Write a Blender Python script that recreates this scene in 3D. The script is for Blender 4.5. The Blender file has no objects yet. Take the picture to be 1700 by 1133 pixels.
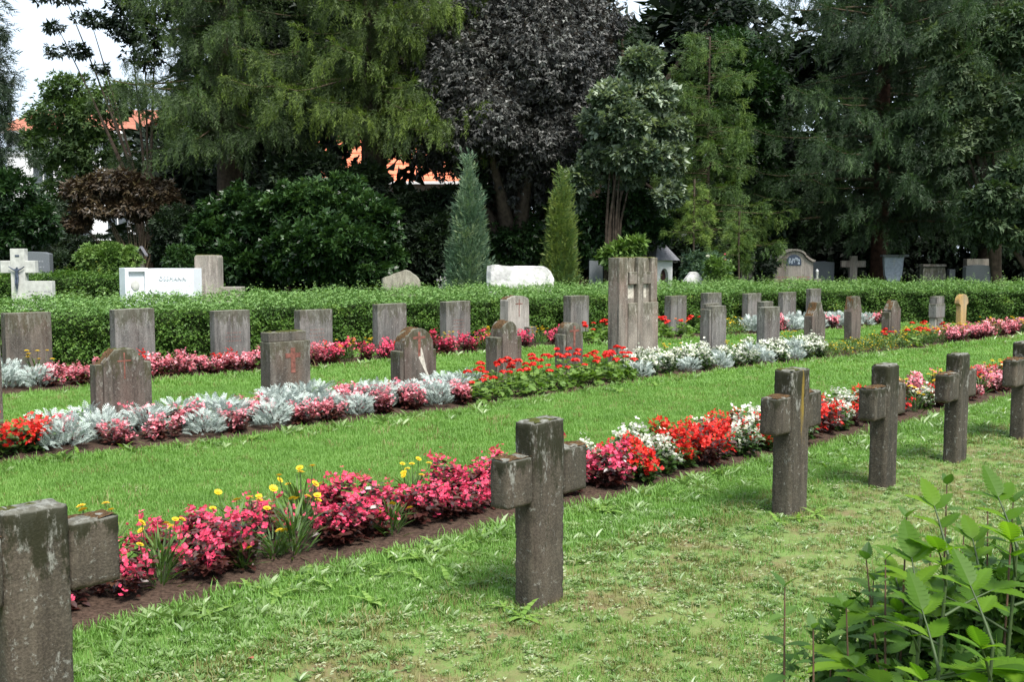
import bpy, bmesh, math, random
import numpy as np
from mathutils import Vector, Matrix, noise

random.seed(5)
rng = np.random.default_rng(5)
S = bpy.context.scene
COL = S.collection

# ------------------------------------------------------------------ camera, world, sun, exposure
FPX = 1750.0
PITCH = math.atan(141.5 / FPX)
EYE = 1.5
cam = bpy.data.cameras.new('camera')
cam.sensor_width = 36.0
cam.lens = FPX / 1700.0 * 36.0
cam.clip_start, cam.clip_end = 0.05, 900
camo = bpy.data.objects.new('camera', cam)
COL.objects.link(camo)
camo.location = (0, 0, EYE)
camo.rotation_euler = (math.pi / 2 - PITCH, 0, 0)
S.camera = camo

SUN_EL, SUN_AZ = math.radians(56), math.radians(148)     # azimuth clockwise from +Y (the view direction)
world = bpy.data.worlds.new('World')
S.world = world
world.use_nodes = True
wn, wl = world.node_tree.nodes, world.node_tree.links
bg = wn['Background']
sky = wn.new('ShaderNodeTexSky')
sky.sky_type = 'NISHITA'
sky.sun_disc = False
sky.sun_elevation, sky.sun_rotation = SUN_EL, SUN_AZ
sky.dust_density = 2.0
tc = wn.new('ShaderNodeTexCoord')
mp = wn.new('ShaderNodeMapping'); mp.inputs['Scale'].default_value = (1.0, 1.0, 3.0)
cl = wn.new('ShaderNodeTexNoise'); cl.inputs['Scale'].default_value = 1.6; cl.inputs['Detail'].default_value = 6
cr = wn.new('ShaderNodeValToRGB')
cr.color_ramp.elements[0].position = 0.28; cr.color_ramp.elements[0].color = (0.55, 0.55, 0.55, 1)
cr.color_ramp.elements[1].position = 0.62; cr.color_ramp.elements[1].color = (1, 1, 1, 1)
cm = wn.new('ShaderNodeMix'); cm.data_type = 'RGBA'
cm.inputs['B'].default_value = (4.1, 4.75, 5.5, 1)
wl.new(tc.outputs['Generated'], mp.inputs['Vector']); wl.new(mp.outputs[0], cl.inputs['Vector'])
wl.new(cl.outputs['Fac'], cr.inputs['Fac']); wl.new(cr.outputs['Color'], cm.inputs['Factor'])
wl.new(sky.outputs['Color'], cm.inputs['A']); wl.new(cm.outputs['Result'], bg.inputs['Color'])
bg.inputs['Strength'].default_value = 0.10

sun = bpy.data.lights.new('sun', 'SUN')
sun.energy = 3.0
sun.angle = math.radians(20)
sun.color = (1.0, 0.96, 0.90)
suno = bpy.data.objects.new('sun', sun)
COL.objects.link(suno)
sd = Vector((math.sin(SUN_AZ) * math.cos(SUN_EL), math.cos(SUN_AZ) * math.cos(SUN_EL), math.sin(SUN_EL)))
suno.rotation_euler = sd.to_track_quat('Z', 'Y').to_euler()
suno.location = (0, 0, 30)

S.view_settings.view_transform = 'Standard'
S.view_settings.look = 'None'
S.view_settings.gamma = 1.0
S.view_settings.use_curve_mapping = False
S.view_settings.exposure = 1.42
S.cycles.max_bounces = 6
S.cycles.diffuse_bounces = 3
S.cycles.glossy_bounces = 2
S.cycles.transmission_bounces = 3

# ------------------------------------------------------------------ survey: photo measurement -> place on the ground
cp, sp = math.cos(PITCH), math.sin(PITCH)
def ray(px, py):
    dx, v = (px - 850.0), 566.5 - py
    return dx, FPX * cp + v * sp, -FPX * sp + v * cp
def ground(px, py, z=0.0):
    dx, dy, dz = ray(px, py)
    t = (z - EYE) / dz
    return dx * t, dy * t
def at(px, py, Y):
    dx, dy, dz = ray(px, py)
    t = Y / dy
    return Vector((dx * t, Y, EYE + dz * t))
def on_line(px, c, z):            # the point X - Y = c seen in column px, at height z
    r = (px - 850.0) / FPX
    k = (EYE - z) * sp
    Y = (r * k - c) / (1 - r * cp)
    return Y + c, Y
def height_at(py, Y):
    q = (566.5 - py) / FPX
    # (Y sp + d cp) / (Y cp - d sp) = q
    return EYE + (q * Y * cp - Y * sp) / (cp + q * sp)
def reach(F, d, px, z):           # length along d from F until column px
    r = (px - 850.0) / FPX
    k = (EYE - z) * sp
    return (r * (F[1] * cp + k) - F[0]) / (d[0] - r * d[1] * cp)

# ------------------------------------------------------------------ objects
def link(o):
    COL.objects.link(o)
    return o
def tag(o, label=None, cat=None, group=None, kind=None):
    if label: o['label'] = label
    if cat: o['category'] = cat
    if group: o['group'] = group
    if kind: o['kind'] = kind
    return o
def empty(name, loc=(0, 0, 0), rz=0.0, label=None, cat=None, group=None):
    o = bpy.data.objects.new(name, None)
    o.empty_display_size = 0.1
    link(o)
    o.location = loc
    o.rotation_euler = (0, 0, rz)
    return tag(o, label, cat, group)
def obj(name, me, mat=None, parent=None, loc=None, rz=0.0):
    o = bpy.data.objects.new(name, me)
    link(o)
    if mat is not None and len(me.materials) == 0: me.materials.append(mat)
    if parent is not None: o.parent = parent
    if loc is not None: o.location = loc
    if rz: o.rotation_euler = (0, 0, rz)
    return o
KIDS = {}
def copy_tree(o, parent=None):
    c = o.copy(); COL.objects.link(c); c.parent = parent
    for ch in KIDS.get(o.name, []) if parent is None else []:
        d = ch.copy(); COL.objects.link(d); d.parent = c
    return c
def note_kids(root):
    KIDS[root.name] = [o for o in COL.objects if o.parent == root]

# ------------------------------------------------------------------ meshes
def mesh_np(name, V, F, var=None, smooth=False):
    V = np.asarray(V, dtype=np.float32); F = np.asarray(F, dtype=np.int32)
    k = F.shape[1]
    me = bpy.data.meshes.new(name)
    me.vertices.add(len(V)); me.vertices.foreach_set('co', V.ravel())
    me.loops.add(F.size); me.loops.foreach_set('vertex_index', F.ravel())
    me.polygons.add(len(F))
    me.polygons.foreach_set('loop_start', np.arange(0, F.size, k, dtype=np.int32))
    me.polygons.foreach_set('loop_total', np.full(len(F), k, dtype=np.int32))
    if smooth: me.polygons.foreach_set('use_smooth', np.ones(len(F), dtype=bool))
    if var is not None:
        a = me.attributes.new('v', 'FLOAT', 'FACE')
        a.data.foreach_set('value', np.asarray(var, dtype=np.float32))
    me.update(calc_edges=True)
    return me
class Acc:
    def __init__(s): s.V, s.F, s.v, s.n = [], [], [], 0
    def add(s, V, F, var):
        s.V.append(V); s.F.append(F + s.n); s.v.append(var); s.n += len(V)
    def mesh(s, name):
        return mesh_np(name, np.concatenate(s.V), np.concatenate(s.F), np.concatenate(s.v))
def inst(T, P, M, var):
    """template T=(verts, quads, face offsets) placed at P with 3x3 matrices M"""
    tv, tf, to = T
    N = len(P)
    V = np.einsum('nij,kj->nki', M, tv) + P[:, None, :]
    F = tf[None, :, :] + (np.arange(N) * len(tv))[:, None, None]
    vv = var[:, None] + to[None, :]
    return V.reshape(-1, 3), F.reshape(-1, tf.shape[1]), np.clip(vv.ravel(), 0, 1)
def unit(a):
    return a / np.maximum(np.linalg.norm(a, axis=-1, keepdims=True), 1e-9)
def frames(D, roll=None, scale=None, up=(0, 0, 1)):
    """columns: side, along D, normal"""
    D = unit(D)
    U = np.broadcast_to(np.array(up, float), D.shape)
    X = unit(np.cross(D, U) + 1e-6)
    N = np.cross(X, D)
    if roll is not None:
        c, s = np.cos(roll)[:, None], np.sin(roll)[:, None]
        X, N = X * c + N * s, N * c - X * s
    M = np.stack([X, D, N], axis=2)
    if scale is not None: M = M * np.asarray(scale)[:, None, None]
    return M
def rand_dirs(n):
    return unit(rng.normal(size=(n, 3)))
def quadT(items):
    """items: list of (4 points, offset)"""
    V, F, o = [], [], []
    for q, off in items:
        b = len(V); V += list(q); F.append([b, b + 1, b + 2, b + 3]); o.append(off)
    return np.array(V, float), np.array(F), np.array(o, float)
def leafq(w, l, fold=0.15, bend=0.0):       # one leaf, unit along +Y
    return [(0, 0, 0), (w, l * .45, fold * w), (0, l, -bend * l), (-w, l * .45, fold * w)]
def leaf2(w, l, bend=0.1, off=0.0):         # two quads, folded on the midrib
    return [([(0, 0, 0), (w * .8, l * .25, w * .3), (w * .75, l * .65, w * .25 - bend * l * .4), (0, l, -bend * l)], off),
            ([(0, 0, 0), (0, l, -bend * l), (-w * .75, l * .65, w * .25 - bend * l * .4), (-w * .8, l * .25, w * .3)], off - .06)]
def rotq(q, az, el=0.0, org=(0, 0, 0)):
    R = Matrix.Rotation(az, 3, 'Z') @ Matrix.Rotation(el, 3, 'X')
    return [tuple(R @ Vector(p) + Vector(org)) for p in q]
def tubes(paths, sides=7):
    V, F, n = [], [], 0
    for pts, rads in paths:
        P = np.array(pts, float)
        T = unit(np.gradient(P, axis=0))
        ref = np.array([1.0, 0.13, 0]) if abs(T[0][2]) > .7 else np.array([0, 0, 1.0])
        A = unit(np.cross(T, ref)); B = np.cross(T, A)
        an = np.linspace(0, 2 * np.pi, sides, endpoint=False)
        r = np.array(rads, float)[:, None, None]
        ring = P[:, None, :] + r * (np.cos(an)[None, :, None] * A[:, None, :] + np.sin(an)[None, :, None] * B[:, None, :])
        V.append(ring.reshape(-1, 3))
        m = len(P)
        i, j = np.meshgrid(np.arange(m - 1), np.arange(sides), indexing='ij')
        a = i * sides + j; b = i * sides + (j + 1) % sides
        F.append(np.stack([a, b, b + sides, a + sides], -1).reshape(-1, 4) + n)
        n += m * sides
    return np.concatenate(V), np.concatenate(F)
def tube_obj(name, paths, mat, parent=None, sides=7, loc=None):
    V, F = tubes(paths, sides)
    return obj(name, mesh_np(name, V, F, smooth=True), mat, parent, loc)

def prism_bm(bm, outline, y0, y1):
    lo = [bm.verts.new((x, y0, z)) for x, z in outline]
    hi = [bm.verts.new((x, y1, z)) for x, z in outline]
    bm.faces.new(lo); bm.faces.new(hi[::-1])
    n = len(lo)
    for i in range(n):
        bm.faces.new((lo[i], hi[i], hi[(i + 1) % n], lo[(i + 1) % n]))
def prism(name, outline, y0, y1, mat, parent=None, bevel=0.008, rough=0.0):
    bm = bmesh.new()
    prism_bm(bm, outline, y0, y1)
    bmesh.ops.recalc_face_normals(bm, faces=bm.faces)
    if bevel:
        bmesh.ops.bevel(bm, geom=list(bm.edges), offset=bevel, segments=2, affect='EDGES', profile=.6)
    if rough:
        sd_ = random.random() * 90
        bmesh.ops.triangulate(bm, faces=[f for f in bm.faces if len(f.verts) > 4])
        for v in bm.verts:
            nz = noise.noise_vector(v.co * 9 + Vector((sd_, 0, 0)))
            v.co += nz * rough
    me = bpy.data.meshes.new(name); bm.to_mesh(me); bm.free()
    return obj(name, me, mat, parent)
def box(name, x0, x1, y0, y1, z0, z1, mat, parent=None, bevel=0.006, rough=0.0):
    return prism(name, [(x0, z0), (x1, z0), (x1, z1), (x0, z1)], y0, y1, mat, parent, bevel, rough)
def lump_layer(name, x0, x1, y0, y1, zf, mat, parent, h=0.018, cover=0.55, cell=0.010):
    h = min(h, .013)
    """crust of moss on a top surface: bumpy cushions following zf(x)"""
    nx, ny = max(3, int((x1 - x0) / cell)), max(3, int((y1 - y0) / cell))
    sd_ = random.random() * 50
    V, F, idx = [], [], {}
    for i in range(nx + 1):
        for j in range(ny + 1):
            x = x0 + (x1 - x0) * i / nx; y = y0 + (y1 - y0) * j / ny
            a = noise.noise(Vector((x * 14 + sd_, y * 14, 0))) + .45 * noise.noise(Vector((x * 45, y * 45 + sd_, 1)))
            e = max(0.0, a + cover - .3) * (.35 + .65 * min(1.0, min(x - x0, x1 - x, y - y0, y1 - y) / .02))
            V.append((x, y, zf(x) - .004 + h * min(1.4, e * 2.2)))
    for i in range(nx):
        for j in range(ny):
            a = i * (ny + 1) + j
            F.append((a, a + ny + 1, a + ny + 2, a + 1))
    F = [f for f in F if sum(V[k][2] - (zf(V[k][0]) - .004) for k in f) > .004]
    if not F: return None
    return obj(name, mesh_np(name, np.array(V), np.array(F), smooth=True), mat, parent)

# ------------------------------------------------------------------ materials
def nodes(name):
    m = bpy.data.materials.new(name); m.use_nodes = True
    nt = m.node_tree
    return m, nt.nodes, nt.links, nt.nodes['Principled BSDF']
def ramp(N, stops):
    r = N.new('ShaderNodeValToRGB'); e = r.color_ramp.elements
    e[0].position, e[0].color = stops[0][0], (*stops[0][1], 1)
    e[1].position, e[1].color = stops[-1][0], (*stops[-1][1], 1)
    for p_, c_ in stops[1:-1]:
        q = e.new(p_); q.color = (*c_, 1)
    return r
def tex(N, L, coord, scale, detail=4, rough=.55, vec=(1, 1, 1), kind='ShaderNodeTexNoise'):
    mpn = N.new('ShaderNodeMapping'); mpn.inputs['Scale'].default_value = vec
    L.new(coord, mpn.inputs['Vector'])
    t = N.new(kind); t.inputs['Scale'].default_value = scale
    if kind == 'ShaderNodeTexNoise':
        t.inputs['Detail'].default_value = detail; t.inputs['Roughness'].default_value = rough
    L.new(mpn.outputs[0], t.inputs['Vector'])
    return t
def mix(N, L, fac, a, b, mode='MIX'):
    m = N.new('ShaderNodeMix'); m.data_type = 'RGBA'; m.blend_type = mode
    if isinstance(fac, (int, float)): m.inputs['Factor'].default_value = fac
    else: L.new(fac, m.inputs['Factor'])
    for s_, k in ((a, 'A'), (b, 'B')):
        if isinstance(s_, tuple): m.inputs[k].default_value = (*s_, 1)
        else: L.new(s_, m.inputs[k])
    return m.outputs['Result']
def stepn(N, L, src, lo, hi):
    r = N.new('ShaderNodeMapRange'); r.inputs['From Min'].default_value = lo; r.inputs['From Max'].default_value = hi
    L.new(src, r.inputs['Value']); return r.outputs[0]
def math2(N, L, op, a, b):
    m = N.new('ShaderNodeMath'); m.operation = op
    for i, s_ in enumerate((a, b)):
        if isinstance(s_, (int, float)): m.inputs[i].default_value = s_
        else: L.new(s_, m.inputs[i])
    return m.outputs[0]

def leafmat(name, stops, trans=.28, rough=.5, spec=.35, inst_noise=None, tcol=(1.25, 1.35, .55), world_patch=None):
    m, N, L, B = nodes(name)
    if inst_noise:
        oi = N.new('ShaderNodeObjectInfo'); src = oi.outputs['Random']
        ge = N.new('ShaderNodeNewGeometry')
        n1 = tex(N, L, ge.outputs['Position'], 1.3, 4)
        n2 = stepn(N, L, n1.outputs['Fac'], .3, .7)
        src = math2(N, L, 'ADD', math2(N, L, 'MULTIPLY', src, .5), math2(N, L, 'MULTIPLY', n2, .5))
    else:
        at_ = N.new('ShaderNodeAttribute'); at_.attribute_name = 'v'; src = at_.outputs['Fac']
    r = ramp(N, stops); L.new(src, r.inputs['Fac'])
    c = r.outputs['Color']
    L.new(c, B.inputs['Base Color'])
    B.inputs['Roughness'].default_value = rough
    B.inputs['Specular IOR Level'].default_value = spec
    if trans:
        t = N.new('ShaderNodeBsdfTranslucent')
        tcx = mix(N, L, 1.0, c, tcol, 'MULTIPLY')
        L.new(tcx, t.inputs['Color'])
        ms = N.new('ShaderNodeMixShader'); ms.inputs['Fac'].default_value = trans
        L.new(B.outputs[0], ms.inputs[1]); L.new(t.outputs[0], ms.inputs[2])
        L.new(ms.outputs[0], N['Material Output'].inputs['Surface'])
    return m

def stonemat(name, light, dark, red=(0.13, 0.075, 0.06), redamt=.35, moss=(0.035, 0.035, 0.012), mossamt=.7, lichen=(.34, .34, .30),
             lichamt=.5, drip=.8, scale=1.0, bump=.35, ystreak=False, toplich=.35):
    m, N, L, B = nodes(name)
    tcn = N.new('ShaderNodeTexCoord'); oi = N.new('ShaderNodeObjectInfo')
    off = N.new('ShaderNodeVectorMath'); off.operation = 'MULTIPLY_ADD'
    cb = N.new('ShaderNodeCombineXYZ'); rr = math2(N, L, 'MULTIPLY', oi.outputs['Random'], 37.0)
    for i in range(3): L.new(rr, cb.inputs[i])
    vadd = N.new('ShaderNodeVectorMath'); vadd.operation = 'ADD'
    L.new(tcn.outputs['Object'], vadd.inputs[0]); L.new(cb.outputs[0], vadd.inputs[1])
    co = vadd.outputs[0]
    big = tex(N, L, co, 3.2 * scale, 5, .6)
    streak = tex(N, L, co, 9 * scale, 5, .65, (1, 1, .10))
    streak2 = tex(N, L, co, 26 * scale, 4, .6, (1, 1, .09))
    fine = tex(N, L, co, 120, 3, .7)
    spots = tex(N, L, co, 34, 4, .75)
    c = mix(N, L, stepn(N, L, big.outputs['Fac'], .32, .68), dark, light)
    c = mix(N, L, math2(N, L, 'MULTIPLY', stepn(N, L, streak.outputs['Fac'], .42, .66), .85), c, tuple(x * .42 for x in dark))
    c = mix(N, L, math2(N, L, 'MULTIPLY', stepn(N, L, streak2.outputs['Fac'], .50, .72), .5), c, tuple(min(1, x * 1.35) for x in light))
    rn = tex(N, L, co, 2.3, 3, .5, (1.6, 1, .5))
    c = mix(N, L, math2(N, L, 'MULTIPLY', stepn(N, L, rn.outputs['Fac'], .45, .7), redamt), c, red)
    # salt and pepper grain of the concrete
    c = mix(N, L, math2(N, L, 'MULTIPLY', stepn(N, L, fine.outputs['Fac'], .5, .75), .45), c, tuple(min(1, x * 1.9) for x in light))
    c = mix(N, L, math2(N, L, 'MULTIPLY', stepn(N, L, fine.outputs['Fac'], .5, .25), .55), c, tuple(x * .3 for x in dark))
    # lichen specks, more of them high up
    sepg = N.new('ShaderNodeSeparateXYZ'); L.new(tcn.outputs['Generated'], sepg.inputs[0])
    lm = math2(N, L, 'MULTIPLY', stepn(N, L, spots.outputs['Fac'], .60, .68), lichamt)
    c = mix(N, L, lm, c, lichen)
    # black-green drips running down from the top edge
    dn = tex(N, L, co, 17, 6, .7, (1, 1, .30))
    hgt = stepn(N, L, sepg.outputs['Z'], .62, 1.0)
    dn2 = tex(N, L, co, 55, 5, .75, (1, 1, .5))
    dsum = math2(N, L, 'ADD', math2(N, L, 'MULTIPLY', dn.outputs['Fac'], .6), math2(N, L, 'MULTIPLY', dn2.outputs['Fac'], .4))
    dm = stepn(N, L, math2(N, L, 'ADD', dsum, math2(N, L, 'MULTIPLY', hgt, .22)), .58, .66)
    pm = stepn(N, L, math2(N, L, 'ADD', tex(N, L, co, 21, 6, .72, (1, 1, .40)).outputs['Fac'], math2(N, L, 'MULTIPLY', hgt, .17)), .63, .69)
    c = mix(N, L, math2(N, L, 'MULTIPLY', pm, drip * .7), c, lichen)
    c = mix(N, L, math2(N, L, 'MULTIPLY', dm, drip), c, moss)
    if ystreak:
        so = N.new('ShaderNodeSeparateXYZ'); L.new(tcn.outputs['Object'], so.inputs[0])
        dx_ = math2(N, L, 'ABSOLUTE', math2(N, L, 'SUBTRACT', so.outputs['X'], .12), 0)
        ym = math2(N, L, 'MULTIPLY', stepn(N, L, dx_, .045, .005), stepn(N, L, so.outputs['Z'], .12, .5))
        ym = stepn(N, L, math2(N, L, 'ADD', math2(N, L, 'MULTIPLY', ym, .3), tex(N, L, co, 30, 5, .7, (1, 1, .12)).outputs['Fac']), .70, .82)
        c = mix(N, L, math2(N, L, 'MULTIPLY', ym, .8), c, (.20, .135, .02))
    # moss on what faces up
    ge = N.new('ShaderNodeNewGeometry'); sn = N.new('ShaderNodeSeparateXYZ'); L.new(ge.outputs['Normal'], sn.inputs[0])
    up = stepn(N, L, sn.outputs['Z'], .5, .85)
    c = mix(N, L, math2(N, L, 'MULTIPLY', up, toplich), c, lichen)
    mm = math2(N, L, 'MULTIPLY', math2(N, L, 'MULTIPLY', up, stepn(N, L, spots.outputs['Fac'], .40, .56)), mossamt)
    c = mix(N, L, mm, c, (moss[0] * 1.8, moss[1] * 1.5, moss[2] * 1.6))
    # earth splashed on the foot
    foot = math2(N, L, 'MULTIPLY', stepn(N, L, math2(N, L, 'ADD', sepg.outputs['Z'], math2(N, L, 'MULTIPLY', big.outputs['Fac'], .12)), .17, .05), .55)
    c = mix(N, L, foot, c, (.11, .075, .045))
    L.new(c, B.inputs['Base Color'])
    B.inputs['Roughness'].default_value = .88
    B.inputs['Specular IOR Level'].default_value = .25
    bp = N.new('ShaderNodeBump'); bp.inputs['Strength'].default_value = bump; bp.inputs['Distance'].default_value = .01
    hh = math2(N, L, 'ADD', fine.outputs['Fac'], math2(N, L, 'MULTIPLY', spots.outputs['Fac'], 1.2))
    L.new(hh, bp.inputs['Height']); L.new(bp.outputs[0], B.inputs['Normal'])
    return m
def plain(name, col, rough=.7, nscale=25, amt=.25, metal=0.0, bump=.15, spec=.4):
    m, N, L, B = nodes(name)
    tcn = N.new('ShaderNodeTexCoord')
    n1 = tex(N, L, tcn.outputs['Object'], nscale, 5, .6)
    c = mix(N, L, stepn(N, L, n1.outputs['Fac'], .3, .7), tuple(x * (1 - amt) for x in col), tuple(min(1, x * (1 + amt)) for x in col))
    L.new(c, B.inputs['Base Color'])
    B.inputs['Roughness'].default_value = rough; B.inputs['Metallic'].default_value = metal
    B.inputs['Specular IOR Level'].default_value = spec
    bp = N.new('ShaderNodeBump'); bp.inputs['Strength'].default_value = bump; bp.inputs['Distance'].default_value = .01
    L.new(n1.outputs['Fac'], bp.inputs['Height']); L.new(bp.outputs[0], B.inputs['Normal'])
    return m

M = {}
CROSSKW = dict(toplich=.75, redamt=.12, lichen=(.25, .25, .22), lichamt=.55, drip=.95, moss=(.016, .016, .006))
M['cross'] = stonemat('weathered_concrete', (.080, .068, .050), (.034, .030, .022), **CROSSKW)
M['cross_streaked'] = stonemat('streaked_concrete', (.080, .068, .050), (.034, .030, .022), ystreak=True, **CROSSKW)
M['slab'] = stonemat('grey_headstone', (.175, .168, .155), (.085, .082, .076), redamt=.22, lichamt=.35, drip=.6, mossamt=.4)
M['slab_brown'] = stonemat('stained_headstone', (.130, .116, .098), (.062, .054, .045), redamt=.40, red=(.15, .08, .045), lichamt=.3, drip=.5)
M['brown'] = stonemat('brown_headstone', (.125, .104, .086), (.056, .048, .040), redamt=.38, lichamt=.4, drip=.7)
M['pillar'] = stonemat('pillar_stone', (.235, .208, .172), (.120, .105, .088), redamt=.38, red=(.25, .14, .11), lichamt=.45, drip=.55, lichen=(.5, .48, .42))
M['pale'] = stonemat('pale_headstone', (.36, .335, .30), (.26, .24, .21), redamt=.12, lichamt=.25, drip=.35, mossamt=.3)
M['yellow'] = stonemat('lichen_headstone', (.38, .31, .20), (.26, .20, .12), redamt=.7, red=(.42, .22, .03), lichen=(.50, .26, .03), lichamt=.9, drip=.2)
M['monument'] = stonemat('granite_monument', (.36, .32, .28), (.24, .21, .19), redamt=.35, red=(.28, .19, .16), lichamt=.25, drip=.25, mossamt=.3)
M['dark_monument'] = plain('dark_granite', (.11, .12, .13), .45, 60, .3)
M['blue_slab'] = plain('blue_grey_slab', (.30, .34, .40), .6, 14, .3)
M['marble'] = plain('white_marble', (.66, .68, .71), .5, 3, .10, bump=.05)
M['rough_marble'] = plain('rough_white_stone', (.50, .49, .47), .75, 9, .32, bump=.9)
M['rock'] = stonemat('field_rock', (.30, .28, .22), (.18, .17, .13), redamt=.2, lichamt=.5, drip=.1, mossamt=.4, bump=.6)
M['limestone'] = plain('pale_limestone', (.40, .40, .37), .8, 10, .24, bump=.3)
M['moss'] = leafmat('moss', [(0, (.05, .045, .012)), (1, (.10, .06, .02))], trans=0, rough=1, spec=.1)
M['moss_green'] = plain('moss_green', (.055, .06, .016), 1.0, 90, .6, bump=1.0, spec=.1)
M['moss_brown'] = plain('moss_brown', (.075, .045, .022), 1.0, 70, .7, bump=1.0, spec=.1)
M['red_paint'] = plain('faded_red_paint', (.145, .055, .040), .9, 22, .65)
M['stain'] = plain('lime_stain', (.40, .37, .31), .9, 30, .35)
M['bark'] = plain('bark', (.055, .042, .032), .95, 9, .5, bump=1.0, spec=.1)
M['bark_red'] = plain('red_bark', (.052, .028, .020), .95, 9, .5, bump=1.0, spec=.1)
M['twig'] = plain('twig', (.10, .075, .05), .9, 20, .3, spec=.1)
M['bronze'] = plain('bronze', (.07, .085, .12), .45, 30, .3, metal=.5)
M['slate'] = plain('slate_roof', (.17, .17, .19), .6, 18, .25)
M['plaster'] = plain('white_plaster', (.70, .70, .70), .85, 9, .08)
M['dark_wood'] = plain('dark_red_wood', (.06, .02, .018), .6, 30, .3)
M['glass'] = plain('window_glass', (.06, .07, .08), .15, 4, .2, spec=.8)
M['white_frame'] = plain('white_frame', (.7, .7, .7), .6, 20, .05)

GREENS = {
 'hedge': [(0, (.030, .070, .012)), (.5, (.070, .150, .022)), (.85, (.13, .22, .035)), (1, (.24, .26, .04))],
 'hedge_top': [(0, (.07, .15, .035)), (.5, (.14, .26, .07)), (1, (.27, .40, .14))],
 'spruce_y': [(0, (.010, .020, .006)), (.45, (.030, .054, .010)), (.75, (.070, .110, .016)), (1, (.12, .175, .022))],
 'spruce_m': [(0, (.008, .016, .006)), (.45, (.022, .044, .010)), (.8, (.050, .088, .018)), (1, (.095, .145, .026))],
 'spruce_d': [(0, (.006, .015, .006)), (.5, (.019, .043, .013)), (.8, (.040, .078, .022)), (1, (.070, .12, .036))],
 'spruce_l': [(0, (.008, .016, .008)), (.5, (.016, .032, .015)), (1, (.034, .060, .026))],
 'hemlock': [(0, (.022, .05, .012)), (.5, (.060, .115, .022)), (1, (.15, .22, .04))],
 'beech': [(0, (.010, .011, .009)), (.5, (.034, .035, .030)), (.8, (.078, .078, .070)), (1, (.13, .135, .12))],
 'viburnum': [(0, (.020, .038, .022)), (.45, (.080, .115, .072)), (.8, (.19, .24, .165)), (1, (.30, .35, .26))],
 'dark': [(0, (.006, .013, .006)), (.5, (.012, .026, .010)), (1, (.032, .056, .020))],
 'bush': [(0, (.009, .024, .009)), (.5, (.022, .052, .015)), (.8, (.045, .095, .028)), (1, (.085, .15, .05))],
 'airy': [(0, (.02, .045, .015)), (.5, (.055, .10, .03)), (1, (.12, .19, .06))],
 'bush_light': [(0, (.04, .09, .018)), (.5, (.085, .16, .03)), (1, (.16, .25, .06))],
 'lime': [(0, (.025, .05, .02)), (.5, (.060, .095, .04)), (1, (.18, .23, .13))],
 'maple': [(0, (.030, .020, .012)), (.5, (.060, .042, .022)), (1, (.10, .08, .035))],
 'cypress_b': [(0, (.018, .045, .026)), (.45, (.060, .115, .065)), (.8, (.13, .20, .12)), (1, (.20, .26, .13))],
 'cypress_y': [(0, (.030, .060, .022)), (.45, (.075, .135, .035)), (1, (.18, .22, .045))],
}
for k_, st in GREENS.items():
    M[k_] = leafmat('leaves_' + k_, st, rough=.38 if k_ in ('beech', 'viburnum', 'bush') else .6, trans=.22)
    if k_ in ('beech', 'maple'):
        M[k_] = leafmat('leaves_' + k_, st, rough=.48, trans=.12, spec=.42, tcol=(1.3, .8, .7))
M['wood_dark'] = leafmat('woodland_leaves', GREENS['dark'], trans=.1, rough=.7)  # leaf colour kept very dark, carrying the shade under the canopy
M['grass'] = leafmat('grass_blades', [(0, (.105, .210, .040)), (.5, (.145, .280, .056)), (1, (.205, .350, .088))], trans=.35, rough=.55, inst_noise=1)
M['grass_dry'] = leafmat('dry_grass', [(0, (.12, .13, .035)), (.6, (.20, .19, .07)), (1, (.30, .27, .13))], trans=.3, rough=.6, inst_noise=1)
M['weed'] = leafmat('lawn_weeds', [(0, (.08, .15, .035)), (.5, (.15, .24, .07)), (1, (.28, .36, .16))], trans=.3, rough=.4, spec=.5, inst_noise=1)
M['clip'] = leafmat('clippings', [(0, (.15, .18, .07)), (1, (.34, .37, .22))], trans=.1, rough=.5, inst_noise=1)
M['begonia_leaf_dark'] = leafmat('bronze_begonia_leaf', [(0, (.030, .012, .010)), (.6, (.075, .026, .020)), (1, (.09, .075, .03))], trans=.2, rough=.3, spec=.6, tcol=(1.5, .6, .4))
M['begonia_leaf_green'] = leafmat('green_begonia_leaf', [(0, (.022, .05, .012)), (.6, (.05, .10, .02)), (1, (.10, .17, .03))], trans=.25, rough=.3, spec=.6)
M['pink'] = leafmat('pink_petals', [(0, (.50, .028, .070)), (.5, (.72, .060, .14)), (1, (.85, .19, .30))], trans=.3, tcol=(1.1, .8, .9))
M['salmon'] = leafmat('salmon_petals', [(0, (.50, .06, .09)), (.45, (.72, .20, .25)), (1, (.92, .60, .62))], trans=.3, tcol=(1.1, .9, .9))
M['red'] = leafmat('red_petals', [(0, (.42, .012, .010)), (.5, (.68, .020, .014)), (1, (.80, .07, .035))], trans=.3, tcol=(1.1, .8, .8))
M['white'] = leafmat('white_petals', [(0, (.55, .56, .40)), (1, (.84, .85, .76))], trans=.3, tcol=(1, 1, 1))
M['yellow_petal'] = leafmat('yellow_petals', [(0, (.62, .36, .008)), (1, (.82, .64, .03))], trans=.25, tcol=(1, 1, .8))
M['orange'] = leafmat('orange_petals', [(0, (.65, .13, .01)), (1, (.8, .26, .02))], trans=.25, tcol=(1, 1, .8))
M['centre'] = plain('flower_centre', (.42, .16, .01), .9, 60, .4)
M['silver'] = leafmat('silver_leaves', [(0, (.20, .25, .21)), (.5, (.36, .42, .38)), (1, (.56, .62, .58))], trans=.15, rough=.9, tcol=(1, 1, 1))
M['geranium_leaf'] = leafmat('geranium_leaves', [(0, (.05, .11, .02)), (.5, (.12, .21, .04)), (1, (.22, .33, .09))], trans=.35, rough=.5)
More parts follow.
